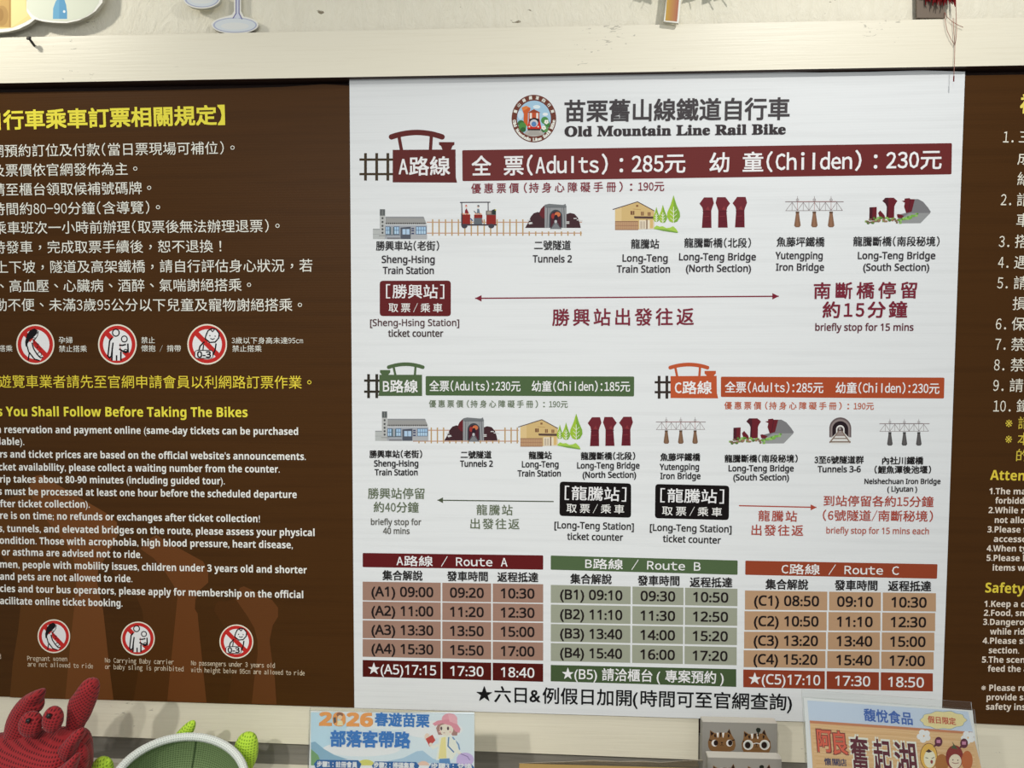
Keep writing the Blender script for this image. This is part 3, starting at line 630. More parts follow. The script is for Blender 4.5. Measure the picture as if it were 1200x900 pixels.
table([(645.4, 651), (864.5, 656.8), (864.3, 673.6), (645.4, 667.6)], (78, 98, 66), ('B路線 / Route B', 686, 821, 660.6, 664), [('集合解說', 668.6, 716.6, 678.4), ('發車時間', 747.5, 796, 680.4), ('返程抵達', 808.6, 858, 682.4)], 12.5,
      [(645.5, 739), (741.2, 801), (802.8, 864.2)], [(645.5, 738.4), (740.6, 800), (802, 863)],
      [(685.4, 706.4), (708.4, 729.6), (731.2, 751.8), (753.6, 774.6), (779.2, 798.4)], [(690, 710.4), (712.6, 733.4), (735.6, 756), (758.4, 779.6), (784.2, 805)], (150, 154, 137), (68, 86, 56),
      [('(B1) 09:10', '09:30', '10:50'), ('(B2) 11:10', '11:30', '12:50'), ('(B3) 13:40', '14:00', '15:20'), ('(B4) 15:40', '16:00', '17:20')],
      [(656.6, 729, 656.6, 728.6), (751, 791, 750.6, 790.4), (812.5, 853.2, 811.8, 852)], {'cols': [(645.4, 862.8)], 't': [('★(B5) 請洽櫃台 ( 專案預約 )', 659, 848)]}, 210)
table([(873.5, 657), (1098.7, 661.2), (1098, 678.2), (873.3, 673.6)], (146, 66, 42), ('C路線 / Route C', 916, 1053.4, 667, 668.8), [('集合解說', 897.4, 946.9, 684.8), ('發車時間', 978.4, 1028, 685.8), ('返程抵達', 1041, 1091, 686.7)], 12.8,
      [(873, 969.5), (971.6, 1032.4), (1034.5, 1096.8)], [(871, 966.6), (968.8, 1030), (1032.2, 1093.2)],
      [(692, 714.4), (716.2, 738.4), (740.2, 760), (762, 781.8), (784.6, 805.4)], [(695.2, 716.6), (718.4, 739.6), (741.4, 762.4), (764.2, 784.6), (789.2, 810.4)], (180, 146, 114), (140, 62, 40),
      [('(C1) 08:50', '09:10', '10:30'), ('(C2) 10:50', '11:10', '12:30'), ('(C3) 13:20', '13:40', '15:00'), ('(C4) 15:20', '15:40', '17:00')],
      [(884, 959.5, 883, 957), (981.4, 1022.8, 980, 1021), (1045, 1085.6, 1042, 1083)], {'t': [('★(C5)17:10', 877.6, 961), ('17:30', 978.8, 1019.6), ('18:50', 1041, 1082.5)]}, 214, 16)
T(wb, ('★六日&例假日加開(時間可至官網查詢)', 558.5, 928), 813.2, 823.4, 20.5, (24, 24, 26), bold=.012, lw=212, label='large black footer lettering')

# --- left board
a = Art(PB, lw=205, layer=1)
Lm, Ll = (86, 53, 22), (104, 63, 31)
a.poly([(-60, 600), (0, 588), (16, 582), (33, 573), (41, 590), (58.7, 614.7), (71, 629), (83.6, 646.7), (89, 668), (89.8, 680), (87, 712), (82.7, 751), (76.4, 819.2), (11.5, 817.2), (15, 777), (21.3, 738.7), (24, 712), (23, 698), (19.5, 675), (10, 663), (2, 652), (-30, 620)], Lm)
a.poly([(33, 573), (37, 563), (41, 558), (48, 556.5), (59, 563), (124, 601), (137, 612), (138, 627), (132, 640), (123, 654), (115, 668), (113.8, 682), (117, 698), (121, 716), (128, 780), (133, 820.2), (76.4, 819.2), (82.7, 751), (87, 712), (89.8, 680), (89, 668), (83.6, 646.7), (71, 629), (58.7, 614.7), (41, 590)], Ll)
a.poly([(164.4, 643), (140, 652), (133, 660), (132.4, 671.6), (148, 683), (156, 692), (162, 704), (167, 716), (168.5, 733), (166, 763), (161, 794), (156.4, 821), (196, 822), (200, 780), (204, 740), (208, 700), (204, 687), (194, 671), (180, 654)], (76, 46, 19))
a.poly([(164.4, 643), (176, 631), (183.6, 626.7), (190.7, 632), (237.8, 657.8), (244, 669.3), (244, 682.7), (233, 692.4), (228.9, 703), (228.4, 713.8), (231.6, 719), (233, 735), (235.5, 760), (242, 823.5), (196, 822), (200, 780), (204, 740), (208, 700), (204, 687), (194, 671), (180, 654)], (98, 58, 28))
a.poly([(276, 702), (263.6, 705), (256.4, 704), (253, 707.6), (251, 715.6), (261, 732), (270, 748), (274, 765), (271, 796), (267, 824), (295, 824.6), (298, 796), (302, 766), (301.6, 750), (298, 736), (290, 722), (278, 704)], (72, 43, 17))
a.poly([(281, 689), (285.8, 687), (293.8, 690.7), (318.7, 703), (325.8, 712), (325.8, 722.7), (319.6, 733), (316.5, 747.6), (316, 752), (318, 768), (322, 794), (324, 825.4), (295, 824.6), (298, 796), (302, 766), (301.6, 750), (298, 736), (290, 722), (276, 702)], (92, 55, 27))
a.done('illustration', lb, 'faint lighter brown silhouettes of broken bridge piers')
CW, CY = (222, 214, 200), (226, 200, 66)
LT = lambda s, x0, x1, y0, y1, em, col=CW, st='half', bo=.001, **k: T(lb, (s, x0, x1), y0, y1, em, col, st, bo, PB, lw=205, **k)
LT('自行車乘車訂票相關規定】', -17, 263, 141.5, 135, 24, CY, bo=.025, label='yellow heading lettering')
for s, x0, x1, y0, y1 in (('網預約訂位及付款(當日票現場可補位)。', -10.5, 275, 177.2, 173.2), ('及票價依官網發佈為主。', -9.5, 161, 200, 197.8), ('請至櫃台領取候補號碼牌。', -9, 177.3, 222.5, 220.3), ('時間約80-90分鐘(含導覽)。', -8.5, 187.7, 245.2, 243),
                          ('乘車班次一小時前辦理(取票後無法辦理退票)。', -7.5, 327.7, 267.3, 264.8), ('時發車，完成取票手續後，恕不退換！', -8, 259.3, 290, 288.6), ('上下坡，隧道及高架鐵橋，請自行評估身心狀況，若', -5, 366, 313.2, 311.2),
                          ('、高血壓、心臟病、酒醉、氣喘謝絕搭乘。', 0, 294.3, 335.4, 334), ('動不便、未滿3歲95公分以下兒童及寵物謝絕搭乘。', -6.5, 354, 357.3, 357.5)): LT(s, x0, x1, y0, y1, 16)
LT('遊覽車業者請先至官網申請會員以利網路訂票作業。', -1.5, 365, 447.2, 448.2, 16.2, (218, 192, 62))
for s, x0, x1, y0, y1 in (('搭乘', -1.5, 14.6, 408.4, 408.5), ('孕婦', 68.8, 85, 398.6, 398.7), ('禁止搭乘', 69, 101.7, 408.7, 408.8), ('禁止', 165.6, 181.4, 398.7, 398.7), ('懷抱 / 揹帶', 165.6, 212, 408.3, 408.4), ('3歲以下身高未達95cm', 271.5, 355, 399, 399.2), ('禁止搭乘', 272.2, 306.5, 408.5, 408.6)): LT(s, x0, x1, y0, y1, 8.3)
LT('s You Shall Follow Before Taking The Bikes', -3, 290, 482, 483, 15.4, CY, 'bold', .006)
for s, x0, x1, y0, y1 in (('n reservation and payment online (same-day tickets can be purchased', -4, 349.3, 503, 505.4), ('lable).', -1, 28.3, 517, 517.4), ("rs and ticket prices are based on the official website's announcements.", 0, 358.3, 532, 534.8),
                          ('cket availability, please collect a waiting number from the counter.', -1.5, 327.7, 547, 549.6), ('rip takes about 80-90 minutes (including guided tour).', 0, 263.3, 561.2, 563.4), ('s must be processed at least one hour before the scheduled departure', -2, 347.7, 575.6, 579.4),
                          ('fter ticket collection).', 0, 105, 590, 590.8), ('re is on time; no refunds or exchanges after ticket collection!', 0, 304.5, 603.8, 607.8), ('s, tunnels, and elevated bridges on the route, please assess your physical', -1.5, 368.6, 619, 624),
                          ('ondition. Those with acrophobia, high blood pressure, heart disease,', -.5, 343, 633, 638.4), ('or asthma are advised not to ride.', 2, 166.3, 646.6, 649.8), ('men, people with mobility issues, children under 3 years old and shorter', 0, 359.5, 661, 667.8),
                          ('and pets are not allowed to ride.', 0, 155, 675.2, 678), ('cies and tour bus operators, please apply for membership on the official', 0, 355.3, 689.4, 696.8), ('acilitate online ticket booking.', 0, 143.5, 703.8, 706.6)): LT(s, x0, x1, y0, y1, 11.4, (226, 218, 204), 'bold', .004)
for s, x0, x1, y0, y1 in (('Pregnant women', 32, 78.6, 771.4, 772.2), ('are not allowed to ride', 32.4, 109, 778.2, 780.6), ('No Carrying Baby carrier', 123, 203.6, 773.6, 775.8), ('or baby sling is prohibited', 123, 215, 781.2, 784), ('No passengers under 3 years old', 224, 322, 776.8, 780),
                          ('with height below 95cm are allowed to ride', 224, 357, 785, 788.8), ('d', -1.5, 1, 769.4, 769.4)): LT(s, x0, x1, y0, y1, 7.4, (205, 190, 165))
def prohibited(cx, cy, rx, ry, kind):
    a = Art(PB, lw=205, layer=2, aff=lambda x, y: (cx + x * rx / 22.4, cy + y * ry / 22.4))
    bk, pw, rd = (26, 22, 24), (226, 224, 218), (182, 44, 40)
    a.disc(0, 0, 22.4, 22.4, (232, 214, 196), 44); a.disc(0, 0, 20.8, 20.8, rd, 44); a.disc(0, 0, 16.6, 16.6, pw, 40)
    a.poly([(-14.6, -10.6), (-10.6, -14.6), (14.6, 10.6), (10.6, 14.6)], rd)
    if kind == 0:
        a.poly([(3, -15.5), (-1, -18), (-6, -16), (-10, -11), (-12, -3), (-11.5, 2), (-9.5, 3.5), (-9, -1), (-6, -5.5), (-2, -7.5), (1, -11)], bk)
        a.poly([(-2, -8), (2, -12), (3.6, -15), (2.6, -10), (1, -7), (-4, -5), (-9, 1), (-8, 8), (-1, 17), (6, 18), (8.5, 14.5), (4, 12), (0, 6), (-3, -1)], pw)
        a.line([(3.6, -15), (2.6, -10), (.6, -7), (-2, -7.5)], 0.94, bk); a.line([(-9.5, 2), (-8, 8), (-1, 16.5), (5, 18.2)], 1.49, bk); a.line([(-4, -2), (-2, 5), (2, 11), (6, 15), (9, 14.5)], 1.49, bk); a.line([(-7, 9), (-8.5, 18)], 1.49, bk)
        a.line([(-3, -5), (0, -2), (3.5, 0), (2, 4)], 1.35, bk); a.ring(5, 11, 2.8, 2.6, .8, bk, 14); a.poly([(-3, -3.5), (-1.5, -5), (7.5, 5.5), (6, 6.5)], (150, 34, 36))
    elif kind == 1:
        a.ring(-1.8, -13, 4.6, 4.6, 1.4, bk, 20); a.disc(-1.8, -13, 3.2, 3.2, pw, 16)
        a.poly([(-8, -5), (-4, -8), (2, -6), (3, 2), (3, 18), (-6, 18), (-6, 2)], pw)
        a.line([(-6, -7.5), (-9, -4), (-11, 13), (-9, 15), (-7, 13), (-5, -2)], 1.76, bk); a.line([(-6, 4), (-6.4, 18)], 1.76, bk); a.line([(-1, 12), (-1, 18)], 1.76, bk); a.line([(4, 8), (4, 18)], 1.76, bk)
        a.ring(8, -6, 4, 4, 1.3, bk, 18); a.disc(8, -6, 2.7, 2.7, pw, 14); a.poly([(3, 0), (8, -1.5), (12, 1), (12, 9), (5, 9)], pw); a.line([(2, 1), (6, 1), (10, 0)], 1.76, bk); a.line([(12, -1), (12.5, 9)], 1.76, bk); a.line([(2, 5), (7, 8), (12, 8)], 1.89, bk); a.ring(9.5, 7.5, 2.6, 2.6, 1.1, bk, 12)
    else:
        a.poly([(-2, -8), (1, -15), (8, -17), (14, -12), (13, -6), (8, -2), (1, -2)], pw)
        a.line([(-2, -8), (-.5, -12), (1, -15), (5, -17.5), (10, -16.5), (13.5, -12), (13, -7), (9, -2.5), (3, -2), (-2, -6), (-2, -8)], 1.49, bk); a.line([(4, -16), (6, -14), (8, -16)], 1.22, bk); a.disc(3, -9.5, .8, .8, bk, 8); a.disc(9, -9, .8, .8, bk, 8); a.line([(3.5, -6.5), (6, -5.3), (8.5, -6.5)], 1.08, bk)
        a.line([(-3, -3), (-8, 2), (-10, 9)], 1.62, bk); a.line([(10, -1), (9, 6), (6, 13)], 1.62, bk); a.line([(-4, 0), (-5, 8)], 1.35, bk)
        a.quad_r([(-14.4, 6.2), (7, 6.2), (7, 16), (-14.4, 16)], 4.05, bk); a.quad_r([(-13.4, 7.2), (6, 7.2), (6, 15), (-13.4, 15)], 2.2, pw)
    o = a.done('prohibition_pictogram', lb)
    if kind == 2: T(o, ('0-3', cx - 11.2 * rx / 22.4, cx + 4 * rx / 22.4), cy + 11.1 * ry / 22.4, cy + 11.1 * ry / 22.4, 9.2 * ry / 22.4, bk, 'sans', .03, PB, lw=205, layer=5)
for k, (cx, cy, rx, ry) in enumerate([(41.4, 403.6, 22.3, 23.4), (137.6, 403.6, 22.7, 23.6), (242.8, 403.5, 23.3, 23.8), (63.1, 745.6, 19.1, 19.8), (161.6, 748.3, 19.8, 19.9), (277, 751.8, 19.9, 20)]): prohibited(cx, cy, rx, ry, k % 3)

# --- right board
RT = lambda s, x0, x1, y0, y1, em, col=(214, 202, 188), st='half', bo=.001: T(rb, (s, x0, x1), y0, y1, em, col, st, bo, PB, lw=200)
RT('補', 1196, 1219, 122, 122, 24, (226, 190, 90), bo=.025)
for s, nx, s2, cx, y in (('1.', 1175.8, '三', 1194.3, 160.5), ('', 0, '成', 1192.6, 185.5), ('', 0, '給', 1192.4, 209.6), ('2.', 1173, '請', 1191.8, 234), ('', 0, '車', 1191.2, 258), ('3.', 1170.8, '搭', 1189.6, 283), ('4.', 1169.8, '遇', 1188.5, 307.4), ('5.', 1168.9, '請', 1188, 331.5),
                         ('', 0, '損', 1186.6, 355.7), ('6.', 1167, '保', 1185.6, 379.6), ('7.', 1166.4, '禁', 1185, 403.4), ('8.', 1165, '禁', 1184.4, 427.6), ('9.', 1164, '請', 1183.2, 451.6), ('10.', 1164.2, '鐵', 1191.4, 475.8)):
    if s: RT(s, nx, nx + (12.3 if len(s) == 2 else 20.4), y, y + .3, 17.4)
    RT(s2, cx, cx + 15.8, y, y + .3, 17)
for s, x0, x1, y in (('※請', 1178.3, 1207, 495.6), ('※本', 1178, 1206.5, 514.3), ('的', 1191, 1205.5, 533.6)): RT(s, x0, x1, y, y + .4, 16, (190, 170, 62))
RT('Atten', 1160.5, 1201, 556.4, 557.4, 16, (200, 180, 60), 'bold', .004); RT('Safety', 1154.8, 1200.5, 688.4, 689.6, 16, (200, 180, 60), 'bold', .004)
for s, x0, n, y in (('1.The mai', 1159.4, 0, 575.4), ('forbidde', 1166.4, 0, 586.4), ('2.While rid', 1158.5, 0, 597.6), ('not allow', 1165.8, 0, 609.2), ('3.Please fo', 1157.3, 0, 620.2), ('accessor', 1164.6, 0, 631.4), ('4.When typ', 1156.4, 0, 642.4), ('5.Please ke', 1156.2, 0, 653.6), ('items wor', 1163.4, 0, 665),
                    ('1.Keep a di', 1153.5, 0, 707.4), ('2.Food, smo', 1153, 0, 718), ('3.Dangerou', 1152.2, 0, 728.6), ('while ridin', 1160.2, 0, 739.8), ('4.Please slo', 1151.6, 0, 750.6), ('section.', 1158.8, 1194.4, 761.8), ('5.The scene', 1150.8, 0, 772.8), ('feed the an', 1157.6, 0, 783.4),
                    ('※Please rem', 1150, 0, 805.8), ('provide saf', 1156.2, 0, 816.8), ('safety instr', 1155.6, 0, 828)):
    wd = {'f': .36, 'i': .3, 'l': .3, '.': .3, ',': .3, ' ': .3, 't': .42, 'r': .44, 'm': .95, 'w': .86, 'W': 1.0, '※': 1.0, 'd': .64, 'D': .76}
    RT(s, x0, n or x0 + 9.4 * sum(wd.get(c, .6) for c in s) * 1.0, y, y + .4, 9.9, (205, 194, 180), 'bold', .004)

# ------------------------------------------------------------------ decorations on the upper wall
def cutout(name, label, cat, outline, y, th, core, rim=None, group=None):
    pl = YP(y); o = thing(name, label, cat, pl(*[sum(p[i] for p in outline) / len(outline) for i in (0, 1)]), group)
    prism('panel', [pl(*p) for p in outline], (0, th, 0), core, o, plain('cut_foam_edge', (0.55, 0.53, 0.44), .7))
    return o, pl
FOAM = plain('white_foam_sheet', (0.83, 0.82, 0.74), 0.5)
o, pl = cutout('building_cutout', 'flat cut-out of a yellow house and white dome at the top left', 'wall decoration',
               [(-90, -160), (150, -160), (122, -20), (120, 3), (112, 13), (103, 19), (92, 24), (78, 27), (62, 26.5), (50, 25), (41, 22.5), (34, 28), (22, 34), (10, 37), (-5, 38.5), (-90, 30)], -0.022, 0.008, FOAM)
a = Art(pl, tf=(0, 0, 9.231), lw=225, flute=False)
a.poly([(-700, -1400), (300, -1400), (285, 120), (340, 200), (250, 250), (130, 300), (0, 312), (-700, 240)], (236, 216, 146)); a.poly([(120, -900), (270, -900), (275, 60), (300, 170), (125, 295)], (240, 222, 156))
a.rect(-300, -400, 118, 296, (196, 160, 98)); a.disc(20, 170, 70, 110, (178, 142, 86), 26); a.disc(0, 160, 40, 70, (164, 128, 76), 22); a.rect(98, -400, 118, 296, (178, 140, 84))
a.poly([(280, -1400), (1250, -1400), (1090, -180), (1070, 30), (1000, 130), (900, 195), (720, 230), (560, 222), (420, 200), (350, 160), (290, 90)], (222, 226, 206))
a.poly([(572, 205), (575, 90), (600, 20), (640, -40), (690, -20), (715, 50), (726, 130), (726, 205)], (112, 172, 204)); a.poly([(640, 205), (640, -40), (690, -20), (715, 50), (726, 130), (726, 205)], (98, 158, 196)); a.disc(694, 125, 13, 15, (232, 240, 246), 12)
a.done('printed_face', o)
def goblet(name_label, pts_stem, cx, cy, rx, ry, y, group):
    th = 0.008
    out = []
    n = 40; sx0, sx1 = pts_stem[0][0], pts_stem[1][0]
    for i in range(n + 1):
        t = R(-72 + 324 * i / n); out.append((cx + rx * math.sin(t + math.pi) * -1, cy + ry * -math.cos(t + math.pi) * -1))
    foot = [(cx + rx * math.cos(R(t)), cy + ry * math.sin(R(t))) for t in range(-68, 249, 8)]
    outl = foot + [(pts_stem[0][0] - 2.2, cy - ry - 1.5), (pts_stem[0][0], cy - ry - 6), (pts_stem[0][0], -160), (pts_stem[1][0], -160), (pts_stem[1][0], cy - ry - 6), (pts_stem[1][0] + 2.2, cy - ry - 1.5)]
    o, pl = cutout('goblet_cutout', name_label, 'wall decoration', outl, y, th, FOAM, group='glass-shaped cut-outs')
    a = Art(pl, lw=212, flute=False); c1, c2 = (206, 212, 214), (170, 176, 196)
    a.disc(cx, cy + .2, rx - 1.8, ry - 1.7, c2, 36); a.disc(cx + .2, cy + .2, rx - 3.6, ry - 2.7, c1, 36); a.disc(cx, cy + 1.4, rx * .6, ry * .4, (214, 216, 212), 24)
    m = (sx0 + sx1) / 2
    a.poly([(sx0 + 2, -158), (sx1 - 2, -158), (sx1 - 2, cy - ry - 4), (sx1 + 1, cy - ry + 1.5), (m, cy - ry + 3), (sx0 - 1, cy - ry + 1.5), (sx0 + 2, cy - ry - 4)], (200, 204, 216))
    a.line([(m - 1.2, -158), (m - 1.6, cy - ry - 3), (sx0 - 1.5, cy - ry + 3)], 1.1, (108, 104, 150)); a.line([(m + 2, -158), (m + 1.8, cy - ry - 3), (sx1 + 1.5, cy - ry + 4)], 1.1, (108, 104, 150))
    a.done('printed_face', o)
goblet('pale foam cut-out of a glass, whole round foot and stem hanging over the trim', [(274.3, 0), (282.3, 0)], 275.3, 29.2, 27.4, 10.6, -0.010, 1)
goblet('pale foam cut-out of a glass cropped by the picture top, left of the other glass', [(231, 0), (239, 0)], 236.5, -1.5, 21.8, 11.6, -0.022, 1)
# palm: trunk strip with fronds above
o, pl = cutout('palm_cutout', 'cut-out palm tree with orange to pink trunk, top centre-right', 'wall decoration', [(777.8, 25.2), (795.2, 27.2), (799, -12), (806, -170), (794, -170), (783.5, -20), (781, 0)], -0.026, 0.006, FOAM)
a = Art(pl, lw=232, flute=False)
for i in range(6):
    t0, t1 = i / 6, (i + 1) / 6; c = [int(lerp(p, q, t0)) for p, q in zip((206, 166, 84), (184, 116, 100))]
    f = lambda t, v: {0: (lerp(779.6, 793.4, t), lerp(24, 25.2, t)), 1: (lerp(782.3, 796.6, t), -10), 2: (lerp(796, 804, t), -168)}[v]
    a.poly([f(t0, 0), f(t1, 0), f(t1, 1), f(t1, 2), f(t0, 2), f(t0, 1)], c)
a.done('printed_face', o)
for k, (bx, by, ex, ey) in enumerate(((800, -84, 762, -5), (802, -86, 846, -4), (800, -92, 748, -6), (802, -92, 862, -8), (800, -84, 820, -5))):
    dx, dy = ex - bx, ey - by; L = math.hypot(dx, dy); ux, uy = dx / L, dy / L; pts1, pts2 = [], []
    for i in range(1, 9):
        t = i / 9; wdt = 26 * math.sin(math.pi * min(1, t + .12)); cx_, cy_ = bx + dx * t, by + dy * t
        pts1 += [(cx_ - uy * wdt * .35, cy_ + ux * wdt * .35), (cx_ - uy * wdt + ux * 9, cy_ + ux * wdt + uy * 9)]
        pts2 += [(cx_ + uy * wdt * .35, cy_ - ux * wdt * .35), (cx_ + uy * wdt + ux * 9, cy_ - ux * wdt + uy * 9)]
    prism('frond', [pl(x, y) for x, y in [(bx, by)] + pts1 + [(ex, ey)] + pts2[::-1]], (0, 0.004, 0), ink((96, 140, 70), 225, False), o)

# nail
def tube(pts, rad, n=8, closed=False):
    V, F = [], []; P = [Vector(p) for p in pts]; N = len(P)
    rads = rad if isinstance(rad, (list, tuple)) else [rad] * N
    up = Vector((0.13, 0.31, 0.94))
    for i, p in enumerate(P):
        t = ((P[(i + 1) % N] - P[i - 1]) if closed else (P[min(i + 1, N - 1)] - P[max(i - 1, 0)])).normalized()
        a_ = t.cross(up).normalized(); b_ = t.cross(a_)
        for k in range(n): V.append(p + (a_ * math.cos(2 * math.pi * k / n) + b_ * math.sin(2 * math.pi * k / n)) * rads[i])
    for i in range(N if closed else N - 1):
        for k in range(n):
            j = (i + 1) % N; F.append((i * n + k, i * n + (k + 1) % n, j * n + (k + 1) % n, j * n + k))
    if not closed: F += [tuple(range(n))[::-1], tuple(range((N - 1) * n, N * n))]
    return V, F
IRON = plain('dark_iron', (0.03, 0.027, 0.022), 0.45)
h, p1, p2 = YP(-0.030)(34, 45), YP(-0.024)(37, 49), YP(-0.012)(41, 54.5)
o = thing('nail', 'small dark nail driven into the cream trim at the top left', 'nail', p2)
V, F = tube([h, p1, p2, p2 + Vector((0, .012, -.001))], [0.0022, 0.0026, 0.0024, 0.002]); mobj('shank', V, F, IRON, o, smooth=True)
d_ = (h - p1).normalized(); V, F = tube([h - d_ * .001, h + d_ * .0008, h + d_ * .0026], [0.0042, 0.0052, 0.0034], 12); mobj('head', V, F, IRON, o, smooth=True)

# dangling ornament, top right
REDY = plain('dark_red_yarn', (0.16, 0.008, 0.010), 0.9, .1); THR = plain('pale_red_thread', (0.36, 0.17, 0.13), 0.8, .1)
o = thing('hanging_ornament', 'dark red fringed hanging ornament with long thin thread at the top right', 'ornament', YP(-0.03)(1100, -20))
pl = YP(-0.028); rr = random.Random(5)
prism('body', [pl(1080, -6), pl(1120, -6), pl(1122, -60), pl(1100, -90), pl(1078, -60)], (0, .012, 0), plain('dark_red_felt', (0.20, 0.012, 0.014), .9, .1), o, bevel=.003)
for i in range(26):
    x = 1084 + i * 1.4 + rr.uniform(-.5, .5); e_ = rr.uniform(1.5, 7.5) if i < 25 else 8
    yy = -0.028 + rr.uniform(-.003, .008); V, F = tube([YP(yy)(x, -10), YP(yy)(x + rr.uniform(-1, 1), -2), YP(yy)(x + rr.uniform(-1.5, 1.5), e_)], [0.0016, 0.0016, 0.0007], 6)
    mobj('fringe_strand', V, F, REDY, o)
for pts in ([(1116, -30), (1120, 0), (1121, 35), (1120.5, 45), (1119, 53)], [(1117, 21), (1118, 40), (1119.2, 53)], [(1107, 14), (1107.5, 24), (1110, 36), (1114, 45), (1119, 53)], [(1107, 14), (1110, 20), (1116, 25.5), (1122, 29), (1128.8, 32)], [(1119, 53), (1118.6, 70), (1117.8, 90), (1117.6, 95.5)]):
    P = [YP(-0.019)(*p) for p in pts]; V, F = tube(P, 0.00055, 6); mobj('thread', V, F, THR, o, smooth=True)
V, F = tube([YP(-0.019)(1117.8, 89), YP(-0.019)(1117.6, 95.6)], 0.0011, 6); mobj('knot', V, F, REDY, o)
o = prism('grey_brown_panel', [YP(-0.0165)(*p) for p in ((1074.5, 21), (1107.3, 21.2), (1107.6, -50), (1074, -50))], (0, .005, 0), plain('flat_grey_brown', (0.175, 0.135, 0.10), .7), bevel=.0008)  # thin flat rectangle in one even grey-brown
tag(o, 'flat grey-brown rectangular panel behind the red fringe at the top right', 'tag')

# ------------------------------------------------------------------ soft toys
def mesh_fabric(name, rgb, hole, pitch=0.0042, fuzz=.35):
    """knitted spacer mesh: rows of small holes with the darker backing seen through"""
    m, t, b = newmat(name); tc = node(t, 'ShaderNodeTexCoord')
    sp = node(t, 'ShaderNodeSeparateXYZ'); t.links.new(tc.outputs['UV'], sp.inputs[0])
    def wv(sock, ph):
        a_ = node(t, 'ShaderNodeMath', operation='MULTIPLY_ADD'); a_.inputs[1].default_value = 2 * math.pi / pitch; a_.inputs[2].default_value = ph; t.links.new(sock, a_.inputs[0])
        s_ = node(t, 'ShaderNodeMath', operation='SINE'); t.links.new(a_.outputs[0], s_.inputs[0]); return s_.outputs[0]
    mu = node(t, 'ShaderNodeMath', operation='ADD'); t.links.new(wv(sp.outputs[0], 0), mu.inputs[0]); t.links.new(wv(sp.outputs[1], 0), mu.inputs[1])
    r = node(t, 'ShaderNodeValToRGB'); e_ = r.color_ramp.elements; e_[0].position = .62; e_[0].color = (*rgb, 1); e_[1].position = .80; e_[1].color = (*hole, 1)
    ml = node(t, 'ShaderNodeMath', operation='MULTIPLY_ADD'); ml.inputs[1].default_value = .25; ml.inputs[2].default_value = .5; t.links.new(mu.outputs[0], ml.inputs[0])
    t.links.new(ml.outputs[0], r.inputs[0]); t.links.new(r.outputs[0], b.inputs['Base Color'])
    iv = node(t, 'ShaderNodeMath', operation='MULTIPLY'); iv.inputs[1].default_value = -1; t.links.new(ml.outputs[0], iv.inputs[0])
    bp = node(t, 'ShaderNodeBump', i_Strength=.8, i_Distance=.0012); t.links.new(iv.outputs[0], bp.inputs['Height']); t.links.new(bp.outputs[0], b.inputs['Normal'])
    b.inputs['Roughness'].default_value = .75; b.inputs['Specular IOR Level'].default_value = .25
    b.inputs['Sheen Weight'].default_value = fuzz * .4
    return m
def uv_xz(o, rot=0.0, swap=None):
    me = o.data; uv = me.uv_layers.new(name='UVMap'); c_, s_ = math.cos(rot), math.sin(rot)
    nl = len(me.loops); vi = np.zeros(nl, int); me.loops.foreach_get('vertex_index', vi)
    co = np.zeros(len(me.vertices) * 3); me.vertices.foreach_get('co', co); co = co.reshape(-1, 3)[vi]
    u = co[:, 0] + .12 * co[:, 1]; v = co[:, 2] - .12 * co[:, 1]
    uv.data.foreach_set('uv', np.stack([u * c_ - v * s_, u * s_ + v * c_], 1).ravel())
def smooth_loop(pts, it=2):
    for _ in range(it):
        q = []
        for i in range(len(pts)):
            a_, b_ = pts[i], pts[(i + 1) % len(pts)]
            q += [(a_[0] * .75 + b_[0] * .25, a_[1] * .75 + b_[1] * .25), (a_[0] * .25 + b_[0] * .75, a_[1] * .25 + b_[1] * .75)]
        pts = q
    return pts
def pillow(name, outline, y, th, mat, parent, it=2, rot=0.0, spine=None, label=None, rings=7):
    """a stuffed shape: the sewn outline swells to half-thickness th on both faces"""
    pl = YP(y); out = [pl(*p) for p in smooth_loop(outline, it)]
    if spine is None: c = sum(out, Vector()) / len(out); cen = [c] * len(out)
    else:
        sp = [pl(*p) for p in spine]; cen = []
        for p in out:
            best = None
            for a_, b_ in zip(sp[:-1], sp[1:]):
                ab = b_ - a_; tt = max(0, min(1, (p - a_).dot(ab) / ab.length_squared)); q = a_ + ab * tt; d = (p - q).length
                if best is None or d < best[0]: best = (d, q)
            cen.append(best[1])
    n = len(out); V, F = [], []
    for side in (-1, 1):
        base = len(V)
        for k in range(rings + 1):
            t = math.sin(math.pi / 2 * k / rings); hgt = th * math.cos(math.pi / 2 * k / rings) if k < rings else 0
            for p, c in zip(out, cen): q = c + (p - c) * t; V.append(q + Vector((0, side * hgt, 0)))
        for k in range(rings):
            for i in range(n):
                j = (i + 1) % n; f = (base + k * n + i, base + k * n + j, base + (k + 1) * n + j, base + (k + 1) * n + i)
                F.append(f if side < 0 else f[::-1])
    o = mobj(name, V, F, mat, parent, smooth=True, label=label)
    bm = bmesh.new(); bm.from_mesh(o.data); bmesh.ops.remove_doubles(bm, verts=bm.verts, dist=1e-5); bmesh.ops.recalc_face_normals(bm, faces=bm.faces); bm.to_mesh(o.data); bm.free()
    o.data.polygons.foreach_set('use_smooth', [True] * len(o.data.polygons)); uv_xz(o, rot); return o
RED = mesh_fabric('red_mesh_fabric', (0.33, 0.018, 0.022), (0.085, 0.004, 0.006), .0050)
LIME = mesh_fabric('lime_mesh_fabric', (0.50, 0.76, 0.055), (0.20, 0.36, 0.02), .0052)
GREENL = mesh_fabric('green_mesh_lining', (0.21, 0.30, 0.13), (0.10, 0.16, 0.065), .0046, 0)
WRIM = mesh_fabric('white_mesh_binding', (0.78, 0.82, 0.76), (0.52, 0.58, 0.50), .0048, 0)
